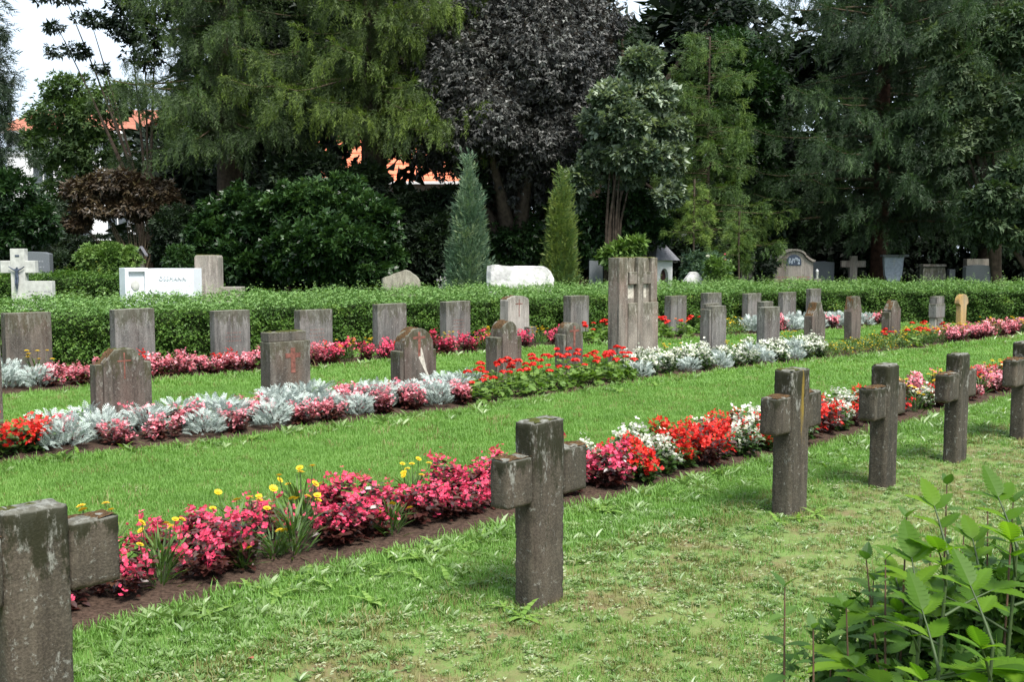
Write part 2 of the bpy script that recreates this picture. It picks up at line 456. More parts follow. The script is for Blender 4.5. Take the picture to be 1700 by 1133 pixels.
M['straw_leaf'] = leafmat('strawflower_leaves', [(0, (.03, .065, .015)), (.5, (.07, .13, .03)), (1, (.15, .23, .06))], trans=.3, rough=.5)
M['elder'] = leafmat('elder_leaves', [(0, (.055, .13, .010)), (.5, (.100, .205, .014)), (1, (.17, .29, .024))], trans=.55, rough=.5, spec=.28)
M['nettle'] = leafmat('weed_stalk_leaves', [(0, (.035, .085, .016)), (.5, (.065, .14, .024)), (1, (.12, .21, .04))], trans=.45, rough=.55, spec=.3)
M['under'] = leafmat('undergrowth_leaves', [(0, (.016, .045, .009)), (.5, (.040, .095, .015)), (1, (.085, .16, .026))], trans=.4, rough=.6, spec=.2)
M['stem'] = plain('green_stem', (.035, .06, .015), .6, 30, .3)
M['stem_red'] = plain('reddish_stem', (.10, .055, .035), .6, 30, .3)

# lawn and soil
def lawn_mat():
    m, N, L, B = nodes('lawn')
    ge = N.new('ShaderNodeNewGeometry'); P = ge.outputs['Position']
    a = tex(N, L, P, .7, 6, .65); b = tex(N, L, P, 9, 6, .7); c_ = tex(N, L, P, 90, 3, .7, (1, .45, 1))
    col = mix(N, L, stepn(N, L, b.outputs['Fac'], .3, .7), (.088, .165, .036), (.128, .222, .054))
    col = mix(N, L, math2(N, L, 'MULTIPLY', stepn(N, L, c_.outputs['Fac'], .42, .62), .75), col, (.17, .20, .075))
    c4_ = tex(N, L, P, 220, 3, .8, (.5, 1, 1))
    col = mix(N, L, math2(N, L, 'MULTIPLY', stepn(N, L, c4_.outputs['Fac'], .50, .62), .6), col, (.035, .05, .015))
    # worn earth where the front crosses stand
    d = N.new('ShaderNodeSeparateXYZ'); L.new(P, d.inputs[0])
    cc = math2(N, L, 'SUBTRACT', d.outputs['X'], d.outputs['Y'])
    dist = math2(N, L, 'ABSOLUTE', math2(N, L, 'ADD', cc, 4.15), 0)
    near = stepn(N, L, dist, .9, .1)
    w = math2(N, L, 'ADD', math2(N, L, 'MULTIPLY', near, .15), tex(N, L, P, 2.6, 6, .7).outputs['Fac'])
    wear = math2(N, L, 'MULTIPLY', stepn(N, L, w, .60, .74), .8)
    soil = mix(N, L, stepn(N, L, b.outputs['Fac'], .35, .65), (.10, .062, .036), (.19, .13, .08))
    col = mix(N, L, wear, col, soil)
    # dry, trodden turf in the right foreground
    dry = math2(N, L, 'MULTIPLY', stepn(N, L, cc, -4.6, -3.2), .5)
    col = mix(N, L, math2(N, L, 'MULTIPLY', dry, stepn(N, L, a.outputs['Fac'], .35, .6)), col, (.17, .15, .065))
    L.new(col, B.inputs['Base Color']); B.inputs['Roughness'].default_value = .95
    B.inputs['Specular IOR Level'].default_value = .1
    bp = N.new('ShaderNodeBump'); bp.inputs['Strength'].default_value = .5; bp.inputs['Distance'].default_value = .02
    L.new(b.outputs['Fac'], bp.inputs['Height']); L.new(bp.outputs[0], B.inputs['Normal'])
    return m
M['lawn'] = lawn_mat()
M['soil'] = plain('bed_soil', (.055, .036, .026), 1.0, 55, .65, bump=1.0, spec=.1)
M['forest_floor'] = plain('forest_floor', (.035, .030, .016), 1.0, 4, .5, bump=.8, spec=.1)

# ------------------------------------------------------------------ ground
V = np.array([(-350, -60, 0), (350, -60, 0), (350, 500, 0), (-350, 500, 0)], float)
g = obj('ground', mesh_np('ground', V, [[0, 1, 2, 3]]), M['lawn']); tag(g, kind='structure')

BEDS = {
 1: ([-400, 200, 600, 1100, 1500, 1900], [-5.80, -5.78, -5.82, -5.72, -5.74, -5.85], .82),
 2: ([-400, 0, 360, 780, 1090, 1370, 1600, 1900], [-11.2, -11.05, -10.72, -10.55, -10.85, -10.4, -10.0, -9.9], 1.0),
 3: ([-400, 100, 560, 900, 1080, 1250, 1460, 1500], [-16.6, -16.6, -16.45, -16.35, -15.75, -15.0, -14.25, -14.2], .95),
}
def bed_c(b, px): return float(np.interp(px, BEDS[b][0], BEDS[b][1]))
def bed_at(b, px, off, z=.1):
    return on_line(px, bed_c(b, px) - off * math.sqrt(2), z)
for b, (x0, x1) in {1: (-330, 1790), 2: (-260, 1760), 3: (-180, 1475)}.items():
    w = BEDS[b][2]
    pxs = []
    x = x0
    while x < x1: pxs.append(x); x += 14
    nl = 8
    V, F = [], []
    for i, px in enumerate(pxs):
        for j in range(nl + 1):
            t = j / nl
            e = .03 * noise.noise(Vector((px * .03, b, 0))) if j in (0, nl) else 0
            X, Y = bed_at(b, px, w * t + e, 0)
            z = .006 + .035 * math.sin(math.pi * t) ** .6 + .012 * noise.noise(Vector((X * 9, Y * 9, 0))) * math.sin(math.pi * t)
            V.append((X, Y, z))
    for i in range(len(pxs) - 1):
        for j in range(nl):
            a = i * (nl + 1) + j
            F.append((a, a + nl + 1, a + nl + 2, a + 1))
    s_ = obj('soil_bed', mesh_np('soil_bed', np.array(V), np.array(F), smooth=True), M['soil']); tag(s_, kind='structure')
# floor of the wood behind the hedge
V = np.array([(-60, 21, 0), (60, 26, 0), (60, 75, 0), (-60, 75, 0)], float) + np.array([0, 3.5, .004])
tag(obj('forest_floor_ground', mesh_np('forest_floor', V, [[0, 1, 2, 3]]), M['forest_floor']), kind='structure')

def worn_box(name, x0, x1, y0, y1, z0, z1, mat, parent):
    """block with softened, chipped arrises"""
    bm = bmesh.new()
    nx, ny, nz = [max(2, int(abs(b - a) / .016)) for a, b in ((x0, x1), (y0, y1), (z0, z1))]
    sd_ = random.random() * 60
    c0, c1 = Vector((x0, y0, z0)), Vector((x1, y1, z1))
    def add(f, nu, nv):
        g = [[bm.verts.new(f(i / nu, j / nv)) for j in range(nv + 1)] for i in range(nu + 1)]
        for i in range(nu):
            for j in range(nv): bm.faces.new((g[i][j], g[i + 1][j], g[i + 1][j + 1], g[i][j + 1]))
    L3 = lambda a, b, t: a + (b - a) * t
    for z in (z0, z1): add(lambda u, v: (L3(x0, x1, u), L3(y0, y1, v), z), nx, ny)
    for y in (y0, y1): add(lambda u, v: (L3(x0, x1, u), y, L3(z0, z1, v)), nx, nz)
    for x in (x0, x1): add(lambda u, v: (x, L3(y0, y1, u), L3(z0, z1, v)), ny, nz)
    bmesh.ops.remove_doubles(bm, verts=bm.verts, dist=1e-5)
    bmesh.ops.recalc_face_normals(bm, faces=bm.faces)
    mid = (c0 + c1) / 2; hs = (c1 - c0) / 2
    for v in bm.verts:
        q = v.co - mid
        e = sorted((hs[k] - abs(q[k])) for k in range(3))
        near_edge = max(0.0, 1 - e[1] / .015)
        n_ = noise.noise(v.co * 24 + Vector((sd_, 0, 0))); n2_ = noise.noise(v.co * 70 + Vector((0, sd_, 0)))
        inset = near_edge * (.0045 + .010 * max(0, n_ - .12) + .004 * max(0, n2_))
        if z1 - v.co.z < .05: inset += near_edge * .004 * max(0, n_ + .3)
        d_ = Vector([(-1 if q[k] > 0 else 1) if hs[k] - abs(q[k]) < .015 else 0 for k in range(3)])
        v.co += d_ * inset + noise.noise_vector(v.co * 11 + Vector((sd_, sd_, 0))) * .0022 + noise.noise_vector(v.co * 45 + Vector((sd_, 3, 0))) * .0009
    for f in bm.faces: f.smooth = True
    me = bpy.data.meshes.new(name); bm.to_mesh(me); bm.free()
    return obj(name, me, mat, parent)
# ------------------------------------------------------------------ front row of stone crosses
TH = math.radians(48)
def stone_cross(Fg, px_l, px_r, arm_l, arm_r, y_top, y_at, y_ab, label, th=TH, w=None, t=None, yellow=False, F=None):
    Fx, Fy = F or ground(*Fg)
    d = (math.cos(th), math.sin(th)); n = (-math.sin(th), math.cos(th))
    h = height_at(y_top, Fy)
    w = w or reach((Fx, Fy), d, px_r, .3)
    t = t or reach((Fx, Fy), n, px_l, .3)
    a0 = reach((Fx, Fy), d, arm_l, .55)
    a1 = reach((Fx, Fy), d, arm_r, .55)
    zt = height_at(y_at, Fy + a0 * d[1]); zb = height_at(y_ab, Fy + a0 * d[1])
    r = empty('stone_cross', (Fx, Fy, 0), th, label, 'grave cross', 'stone crosses in the front row')
    m = M['cross_streaked' if yellow else 'cross']
    worn_box('shaft', 0, w, 0, t, -.05, h, m, r)
    worn_box('arm', a0, .002, .004, t - .004, zb, zt, m, r)
    worn_box('arm', w - .002, a1, .004, t - .004, zb, zt, m, r)
    lump_layer('moss', .004, w - .004, .004, t - .004, lambda x: h, M['moss_green'], r, .009, .38)
    lump_layer('moss', a0 + .004, -.001, .008, t - .008, lambda x: zt, M['moss_brown'], r, .010, .70)
    lump_layer('moss', w + .001, a1 - .004, .008, t - .008, lambda x: zt, M['moss_brown'], r, .010, .62)
    return r
stone_cross(None, 0, 0, -110, 204, 855, 915, 1042, 'nearest stone cross, cut off by the left edge, dark with pale lichen on its top', F=(-1.405, 2.86), w=.19, t=.115)
stone_cross((886.5, 1016), 853, 938, 845, 977, 702.7, 767, 850.5, 'mossy stone cross standing alone in front of the deep pink begonias', th=math.radians(50))
stone_cross((1311.8, 859.4), 1281, 1343, 1292, 1366, 616, 663.5, 726.4, 'stone cross with a yellow streak down its shaft, in front of red and white flowers', yellow=True)
stone_cross((1469.6, 813.6), 1442, 1491, 1453, 1506, 607, 646, 701.7, 'stone cross between the yellow streaked cross and the two crosses at the right edge')
stone_cross((1590, 771.2), 1566, 1608, 1576.5, 1623, 589, 623, 670.6, 'stone cross second from the right edge, in front of the light pink flowers')
stone_cross((1700, 732), 1677, 1716, 1688, 1729, 569, 599, 645, 'stone cross cut off by the right edge of the picture')

# ------------------------------------------------------------------ headstones
TS = math.radians(45)
DS, NS = (math.cos(TS), math.sin(TS)), (-math.sin(TS), math.cos(TS))
def arc(cx, cz, rx, rz, a0, a1, n=12):
    return [(cx + rx * math.cos(math.radians(a0 + (a1 - a0) * i / n)), cz + rz * math.sin(math.radians(a0 + (a1 - a0) * i / n))) for i in range(n + 1)]
def rel_cross(root, x, z, h, w, th, bar=.68, mat='red_paint', y=-.003, flare=0):
    bm = bmesh.new()
    for x0, x1, z0, z1 in ((x - th / 2 - flare, x + th / 2 + flare, z, z + h), (x - w / 2, x - th / 2 - .0005 - flare, z + h * bar, z + h * bar + th), (x + th / 2 + .0005 + flare, x + w / 2, z + h * bar, z + h * bar + th)):
        prism_bm(bm, [(x0, z0), (x1, z0), (x1, z1), (x0, z1)], y, .01)
    bmesh.ops.recalc_face_normals(bm, faces=bm.faces)
    me = bpy.data.meshes.new('cross_relief'); bm.to_mesh(me); bm.free()
    return obj('cross_relief', me, M[mat], root)
def headstone(x0, xm, x1, ytop, c, label, mat, shape='flat', group='grave stones in the middle row', **kw):
    Fx, Fy = on_line(xm, c, .6)
    h = height_at(ytop, Fy)
    w = reach((Fx, Fy), DS, x1, .6)
    t = max(.10, min(.36, reach((Fx, Fy), NS, x0, .6)))
    r = empty('headstone', (Fx, Fy, 0), TS, label, 'headstone', group)
    m = M[mat]; bv = .007
    rgh = .003
    if shape == 'flat':
        hl, hr = h, h * (1 + kw.get('tilt', 0))
        prism('slab', [(0, -.05), (w, -.05), (w, hr), (w * .5, (hl + hr) / 2 + .002), (0, hl)], 0, t, m, r, bv, rgh)
        lump_layer('moss', .01, w - .01, .01, t - .01, lambda x: h, M['moss_green'], r, .010, .25)
    elif shape == 'shoulder':       # raised centre with sloping shoulders
        s = h - .11
        prism('body', [(.065, -.05), (w - .065, -.05), (w - .065, s + .0), (w * .68, h), (w * .34, h), (.065, s + .0)], -.012, t, m, r, bv, rgh)
        box('shoulder', 0, .0645, 0, t, -.05, s - .01, m, r, bv, rgh)
        box('shoulder', w - .0645, w, 0, t, -.05, s - .01, m, r, bv, rgh)
        rel_cross(r, w * .50, h - .25, .22, .12, .012, .66, y=-.0145)
        def zt(x):
            if x < w * .34: return s + (x - .065) / (w * .34 - .065) * .11 if x > .065 else s - .01
            return h
        lump_layer('moss', .005, w * .36, .005, t - .005, zt, M['moss_brown'], r, .03, .7)
        lump_layer('moss', w * .36, w * .68, .005, t - .005, lambda x: h, M['moss_green'], r, .015, .5)
    elif shape == 'capped':
        b = h - .095
        prism('body', [(0, -.05), (w, -.05), (w, b), (0, b)], 0, t, m, r, bv, rgh)
        box('cap', .0, w * .93, .015, t - .01, b + .001, h, m, r, .012, .006)
        rel_cross(r, w * .56, b - .30, .24, .17, .045, .60, y=-.004, flare=.002)
        lump_layer('moss', .01, w * .92, .02, t - .02, lambda x: h, M['moss_green'], r, .012, .45)
    elif shape == 'round':          # round head between two low shoulders
        s = h * kw.get('sh', .80); e = kw.get('e', .07)
        out = [(e, -.05), (w - e, -.05), (w - e, s)] + arc(w / 2, s, w / 2 - e, h - s, 0, 180, 14)[1:-1] + [(e, s)]
        prism('body', out, -.014, t, m, r, bv, rgh)
        box('shoulder', 0, e - .0006, 0, t, -.05, s - .03, m, r, bv, rgh)
        box('shoulder', w - e + .0006, w, 0, t, -.05, s - .03, m, r, bv, rgh)
        def zt(x):
            q = (x - w / 2) / (w / 2 - e)
            return s + (h - s) * math.sqrt(max(0.0, 1 - q * q))
        lump_layer('moss', e + .01, w * kw.get('mossto', .55), .003, t - .003, zt, M['moss_brown'], r, .035, .62)
        if kw.get('cross'): rel_cross(r, w * .5, h - .30, .26, .17, .026, .72, y=-.017, flare=.004)
        if kw.get('stain'):
            prism('lime_stain', [(w * .30, .1), (w * .80, .1), (w * .76, .22), (w * .69, .30), (w * .64, .40), (w * .585, .50), (w * .55, .53), (w * .51, .49), (w * .47, .39), (w * .40, .30), (w * .34, .22)], -.0155, 0, M['stain'], r, .0)
    elif shape == 'bottle':         # sides rising straight, then curving in to a neck
        out = [(0, -.05), (w, -.05), (w, h * .70), (w * .86, h * .78), (w * .74, h * .87), (w * .68, h), (w * .32, h), (w * .26, h * .87), (w * .14, h * .78), (0, h * .70)]
        prism('slab', out, 0, t, m, r, bv, rgh)
        def zt(x):
            q = x / w
            return h * float(np.interp(q, [0, .14, .26, .32, .68], [.70, .78, .87, 1, 1]))
        lump_layer('moss', .005, w * .34, .005, t - .005, zt, M['moss_brown'], r, .035, .75)
    elif shape == 'coffin':         # widest at two thirds, narrowing to top and foot
        out = [(w * .10, -.05), (w * .90, -.05), (w, h * .68), (w * .80, h), (w * .20, h), (0, h * .68)]
        prism('slab', out, 0, t, m, r, bv, rgh)
        zt = lambda x: h * float(np.interp(x / w, [0, .20, .8], [.68, 1, 1]))
        lump_layer('moss', .01, w * .3, .005, t - .005, zt, M['moss_brown'], r, .025, .6)
    elif shape == 'pointed':
        out = [(.06, -.05), (w - .02, -.05), (w - .02, h * .76), (w * .58, h), (w * .46, h), (.06, h * .76)]
        prism('slab', out, -.01, t, m, r, bv, rgh)
        box('shoulder', 0, .0594, 0, t, -.05, h * .70, m, r, bv, rgh)
        zt = lambda x: h * float(np.interp(x, [.06, w * .46, w], [.76, 1, 1]))
        lump_layer('moss', .065, w * .5, .005, t - .005, zt, M['moss_brown'], r, .03, .6)
    elif shape == 'stepped':        # broad front slab and a raised rear part
        prism('slab', [(.05, -.05), (w - .03, -.05), (w - .03, h * .955), (.05, h * .955)], -.012, t * .6, m, r, bv, rgh)
        box('side_block', 0, .0494, 0, t, -.05, h * .90, m, r, bv, rgh)
        box('side_block', w - .0294, w, 0, t, -.05, h * .90, m, r, bv, rgh)
        box('rear_block', .05, w - .03, t * .6 + .001, t, -.05, h, m, r, bv, rgh)
        lump_layer('moss', .0, .05, .01, t - .01, lambda x: h * .90, M['moss_brown'], r, .02, .6)
    elif shape == 'two_part':       # low slab in front of a taller pier
        box('slab', 0, w * .74, 0, t, -.05, h * .93, m, r, bv, rgh)
        box('pier', w * .55, w, t * .6 + .02 + .12, t * .6 + .27, -.05, h * 1.02, m, r, bv, rgh)
    elif shape == 'crossblock':
        box('post', w * .22, w * .78, .0, t, -.05, h * .42, m, r, bv, rgh)
        box('slab', .0, w, -.008, t, h * .4205, h * .80, m, r, bv, rgh)
        box('head', w * .08, w * .92, .0, t, h * .8005, h, m, r, bv, rgh)
        box('white_block', .02, w * .2195, .015, t - .01, -.05, h * .415, M['pale'], r, bv)
        box('white_block', w * .7805, w - .02, .015, t - .01, -.05, h * .415, M['pale'], r, bv)
    elif shape == 'mushroom':
        out = [(w * .22, -.05), (w * .78, -.05), (w * .82, h * .68), (w, h * .74)] + arc(w / 2, h * .78, w / 2, h * .22, 0, 180, 10) + [(0, h * .74), (w * .18, h * .68)]
        prism('slab', out, 0, t, m, r, bv, rgh)
    if kw.get('script'):            # worn red lettering, no longer legible
        bm = bmesh.new()
        for li in range(kw['script']):
            z = h * .60 - li * .055; x = w * .30
            while x < w * .72:
                l_ = random.uniform(.006, .016)
                prism_bm(bm, [(x, z), (x + l_, z), (x + l_, z + .014), (x, z + .014)], -.0022, .004)
                x += l_ + random.uniform(.006, .022)
        me = bpy.data.meshes.new('worn_lettering'); bm.to_mesh(me); bm.free()
        wl_ = obj('worn_lettering', me, M['worn_text'], r); wl_['kind'] = 'stuff'
    return r
M['worn_text'] = plain('worn_text', (.17, .09, .075), .9, 60, .4)

G2 = 'grave stones in the middle row'
c2 = -12.15
headstone(-110, -82, 3, 556, c2, 'dark headstone cut off by the left edge, behind the red begonias', 'brown', 'flat')
headstone(148, 158, 251, 583, c2, 'brown headstone with sloping shoulders and a thin red cross, behind the silver leaves', 'brown', 'shoulder')
headstone(432, 448, 515, 553, c2, 'grey headstone with a flat cap and a broad red cross', 'slab_brown', 'capped')
headstone(648, 664, 724, 547, c2, 'round topped brown headstone with faded red cross and white lime stain', 'brown', 'round', cross=True, stain=True, e=.05, sh=.72)
headstone(806, 825, 866, 535, c2, 'round headed stone with low shoulders and moss, in front of the pale arched stone', 'brown', 'round', e=.08, sh=.80)
headstone(921, 936, 968, 537, c2, 'dark narrow stone with red cross and white lichen patch, behind the red geraniums', 'slab_brown', 'round', cross=True, e=.05, sh=.84, mossto=.4)
headstone(1162, 1178, 1206, 505, c2, 'dark grey stepped headstone behind the white begonias, right of the tall pillar', 'slab', 'stepped')
headstone(1258, 1270, 1304, 505, c2, 'low grey slab with a taller narrow pier joined behind it', 'slab', 'two_part')
headstone(1335, 1349, 1371, 503, c2, 'brown bottle shaped headstone with mossy neck, behind the end of the white flowers', 'brown', 'bottle')
headstone(1401, 1414, 1431, 493, c2, 'brown coffin shaped headstone widest above its middle', 'brown', 'coffin')
headstone(1464, 1477, 1496, 500, c2, 'brown headstone with a pointed top beside red geraniums and marigolds', 'brown', 'pointed')
headstone(1542, 1554, 1569, 493, c2, 'grey block built headstone with two white pieces at its foot', 'slab', 'crossblock')
headstone(1586, 1593, 1608, 489, c2, 'narrow headstone with a rounded head yellow with lichen', 'yellow', 'mushroom')

G3 = 'plain slab gravestones along the hedge'
for (x0, xm, x1, yt, c, lab, mt, sh, kw) in [
    (2, 9, 86, 521, -17.9, 'leftmost plain slab, stained brown, behind the silver plants with yellow flowers', 'slab_brown', 'flat', {}),
    (182, 191, 257, 515, -17.9, 'plain grey slab behind the headstone with sloping shoulders', 'slab', 'flat', dict(tilt=.004)),
    (348, 356, 415, 517, -17.9, 'plain mottled grey slab behind the light pink begonias, left of the capped stone', 'slab', 'flat', dict(script=3)),
    (488, 498, 552, 516, -17.9, 'plain grey slab partly hidden by the capped stone with the broad red cross', 'slab', 'flat', dict(script=3)),
    (618, 627, 675, 506, -17.9, 'plain grey slab just left of and behind the round stone with the lime stain', 'slab', 'flat', dict(tilt=.004)),
    (730, 741, 781, 502, -17.9, 'plain grey slab between the round stone with the lime stain and the pale arched stone', 'slab', 'flat', dict(tilt=.01, script=4)),
    (832, 844, 878, 492, -17.9, 'pale arched headstone with a thin dark red cross', 'pale', 'arch', {}),
    (935, 948, 978, 492, -17.9, 'plain dark grey slab left of the tall pillar', 'slab', 'flat', {}),
    (1103, 1114, 1140, 492, -17.1, 'plain grey slab just right of the tall pillar', 'slab', 'flat', {}),
    (1163, 1175, 1198, 487, -16.9, 'grey slab whose top shows behind the stepped headstone', 'slab', 'flat', {}),
    (1232, 1242, 1264, 488, -16.8, 'grey slab left of and behind the low slab with the pier', 'slab', 'flat', {}),
    (1292, 1300, 1322, 486, -16.4, 'grey slab in front of the hedge between the pier and the bottle shaped stone', 'slab', 'flat', {}),
    (1338, 1346, 1363, 480, -16.0, 'grey slab rising behind the bottle shaped stone', 'slab', 'flat', {})]:
    if sh == 'arch':
        Fx, Fy = on_line(xm, c, .6); h = height_at(yt, Fy)
        w = reach((Fx, Fy), DS, x1, .6); t = .2
        r = empty('headstone', (Fx, Fy, 0), TS, lab, 'headstone', G3)
        out = [(-.02, -.05), (w + .02, -.05), (w, h * .90)] + arc(w / 2, h * .90, w * .5, h * .10, 0, 180, 10)[1:-1] + [(0, h * .90)]
        prism('slab', out, 0, t, M['pale'], r, .007, .003)
        rel_cross(r, w * .52, h - .36, .30, .17, .014, .72, y=-.003)
        zt = lambda x: h * (.90 + .1 * math.sqrt(max(0, 1 - ((x - w / 2) / (w / 2)) ** 2)))
        lump_layer('moss', .01, w * .4, .005, t - .005, zt, M['moss_brown'], r, .02, .5)
    else:
        headstone(x0, xm, x1, yt, c, lab, mt, sh, G3, **kw)
X, Y = on_line(884, -17.5, .2)
r = empty('stone_post', (X, Y, 0), TS, 'low grey stone post beside the foot of the pale arched headstone', 'stone post')
box('block', -.08, .10, 0, .12, -.03, height_at(543, Y), M['slab'], r)

# tall memorial pillar with a cross carved out of its face
Fx, Fy = on_line(1028, -12.2, .8)
h = height_at(428, Fy); w = reach((Fx, Fy), DS, 1091, .8); t = .19
r = empty('memorial_pillar', (Fx, Fy, 0), TS, 'tall grey stone pillar carved with a cross, mossy on top', 'memorial pillar')
m = M['pillar']
box('core', .001, w - .001, .0455, t, -.05, h - .002, m, r, .006, .003)
cx = w * .53; hw = .058
pl_ = w * .22; pr_ = w * .84
box('left_post', 0, pl_, 0, .0449, -.05, h, m, r, .008, .004)
box('right_post', pr_, w, 0, .0449, h * .6006, h, m, r, .008, .004)
box('cross_beam', cx - hw, cx + hw, -.018, .0449, -.05, h + .004, m, r, .008, .004)
box('cross_arm', pl_ + .03, cx - hw - .0006, -.002, .0449, h * .765, h * .875, m, r, .006, .003)
box('cross_arm', cx + hw + .0006, pr_ - .012, -.002, .0449, h * .765, h * .875, m, r, .006, .003)
box('lower_block', pl_ + .0006, cx - hw - .0006, -.014, .0449, -.05, h * .60, m, r, .010, .004)
box('lower_block', cx + hw + .0006, w + .012, -.014, .0449, -.05, h * .60, m, r, .010, .004)
box('pale_panel', pl_ + .05, cx - hw - .02, .0440, .0452, h * .64, h * .76, M['stain'], r, 0)
box('pale_panel', cx + hw + .01, pr_ - .06, .0440, .0452, h * .64, h * .76, M['stain'], r, 0)
lump_layer('moss', .01, w - .01, .02, t - .01, lambda x: h, M['moss_green'], r, .025, .5)

# ------------------------------------------------------------------ foliage templates
def sprig(n, lw, ll, spread=.9, seed=0, droop=0.0):
    R = random.Random(seed); it = []
    for i in range(n):
        q = leafq(lw * R.uniform(.75, 1.2), ll * R.uniform(.75, 1.2), .3, R.uniform(0, .25))
        az = R.uniform(-spread, spread) if i else 0
        el = R.uniform(-.6, .7) - droop
        it.append((rotq(q, az + (math.pi * 0), el, (R.uniform(-.25, .25) * ll, ll * .35 * i / n * R.uniform(.8, 1.3), R.uniform(-.2, .2) * ll)), R.uniform(-.14, .14)))
    return quadT(it)
def needle_spray(nn, w, l, seed=0):
    """a short shoot thick with needles: narrow blades set round an axis along +Y"""
    R = random.Random(seed); it = []
    for i in range(nn):
        a = R.uniform(0, 2 * math.pi); s = i / nn
        b = Vector((0, s * l, 0)); d = Vector((math.cos(a) * .62, .45 + .5 * s, math.sin(a) * .62)).normalized() * l * R.uniform(.26, .42)
        sdv = d.cross(Vector((math.sin(a), 0, -math.cos(a)))).normalized() * w
        it.append(([tuple(b - sdv * .6), tuple(b + sdv * .6), tuple(b + d * .7 + sdv), tuple(b + d)], R.uniform(-.12, .12) + s * .12))
    return quadT(it)
def as_tris(T, leaf=True):
    V, F, o = T
    V = V.copy()
    if leaf:                # (base, right, tip, left) -> a slightly widened blade
        for f in F:
            a = V[f[0]].copy(); V[f[1]] = V[f[1]] * .62 + a * .38 + (V[f[1]] - V[f[3]]) * .12; V[f[3]] = V[f[3]] * .72 + a * .28
        return V, F[:, 1:4], o
    return V, F[:, [0, 1, 3]], o
SPRIG = {n: [sprig(n, .32, 1, 1.25, s) for s in range(3)] for n in (3, 5, 7)}
SPRIG_T = {n: [as_tris(t_) for t_ in SPRIG[n]] for n in SPRIG}
NEEDLE = [as_tris(needle_spray(8, .066, 1, s), False) for s in range(3)]
NEEDLE_BIG = [as_tris(needle_spray(11, .042, 1, s), False) for s in range(3)]

def crown(acc, clumps, n, size, leaf=5, sub=40, subr=.28, droop=.0, vbase=.45, vspread=.25, flat=1.0, front=.3, out=.75, tri=True, tonev=.12):
    """leafy sprigs gathered in smaller tufts over the given (centre, radii) masses"""
    vol = np.array([c[1][0] * c[1][1] + c[1][0] * c[1][2] + c[1][1] * c[1][2] for c in clumps]); vol = vol / vol.sum()
    for (c, rad), f in zip(clumps, vol):
        c = np.array(c); rad = np.array(rad)
        k = max(3, int(sub * f * len(clumps)))
        d = rand_dirs(k); flip = (d[:, 1] > 0) & (rng.random(k) < front * 1.6); d[flip, 1] *= -1
        rr = rng.uniform(.35, 1.0, k) ** .6
        cen = c + d * rad * rr[:, None]
        tone = rng.normal(0, tonev, k)
        m = max(10, int(n * f))
        pick = rng.integers(0, k, m)
        loc = rng.normal(size=(m, 3)); loc = unit(loc) * (rng.random((m, 1)) ** .45)
        sr = subr * rad.mean() * rng.uniform(.6, 1.35, k)[pick][:, None]
        P = cen[pick] + loc * sr * np.array([1, 1, .72 * flat])
        D = loc * out + d[pick] * .5 + rng.normal(0, .3, (m, 3)); D[:, 2] += .15 - droop
        hl = loc[:, 2] * .16 + d[pick][:, 2] * .05          # tone rises with height in each tuft and mass
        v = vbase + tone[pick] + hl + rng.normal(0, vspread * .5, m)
        s = size * rng.uniform(.7, 1.3, m)
        for j in range(3):
            q = np.arange(m) % 3 == j
            acc.add(*inst((SPRIG_T if tri else SPRIG)[leaf][j], P[q], frames(D[q], rng.uniform(-1.2, 1.2, q.sum()), s[q]), v[q]))

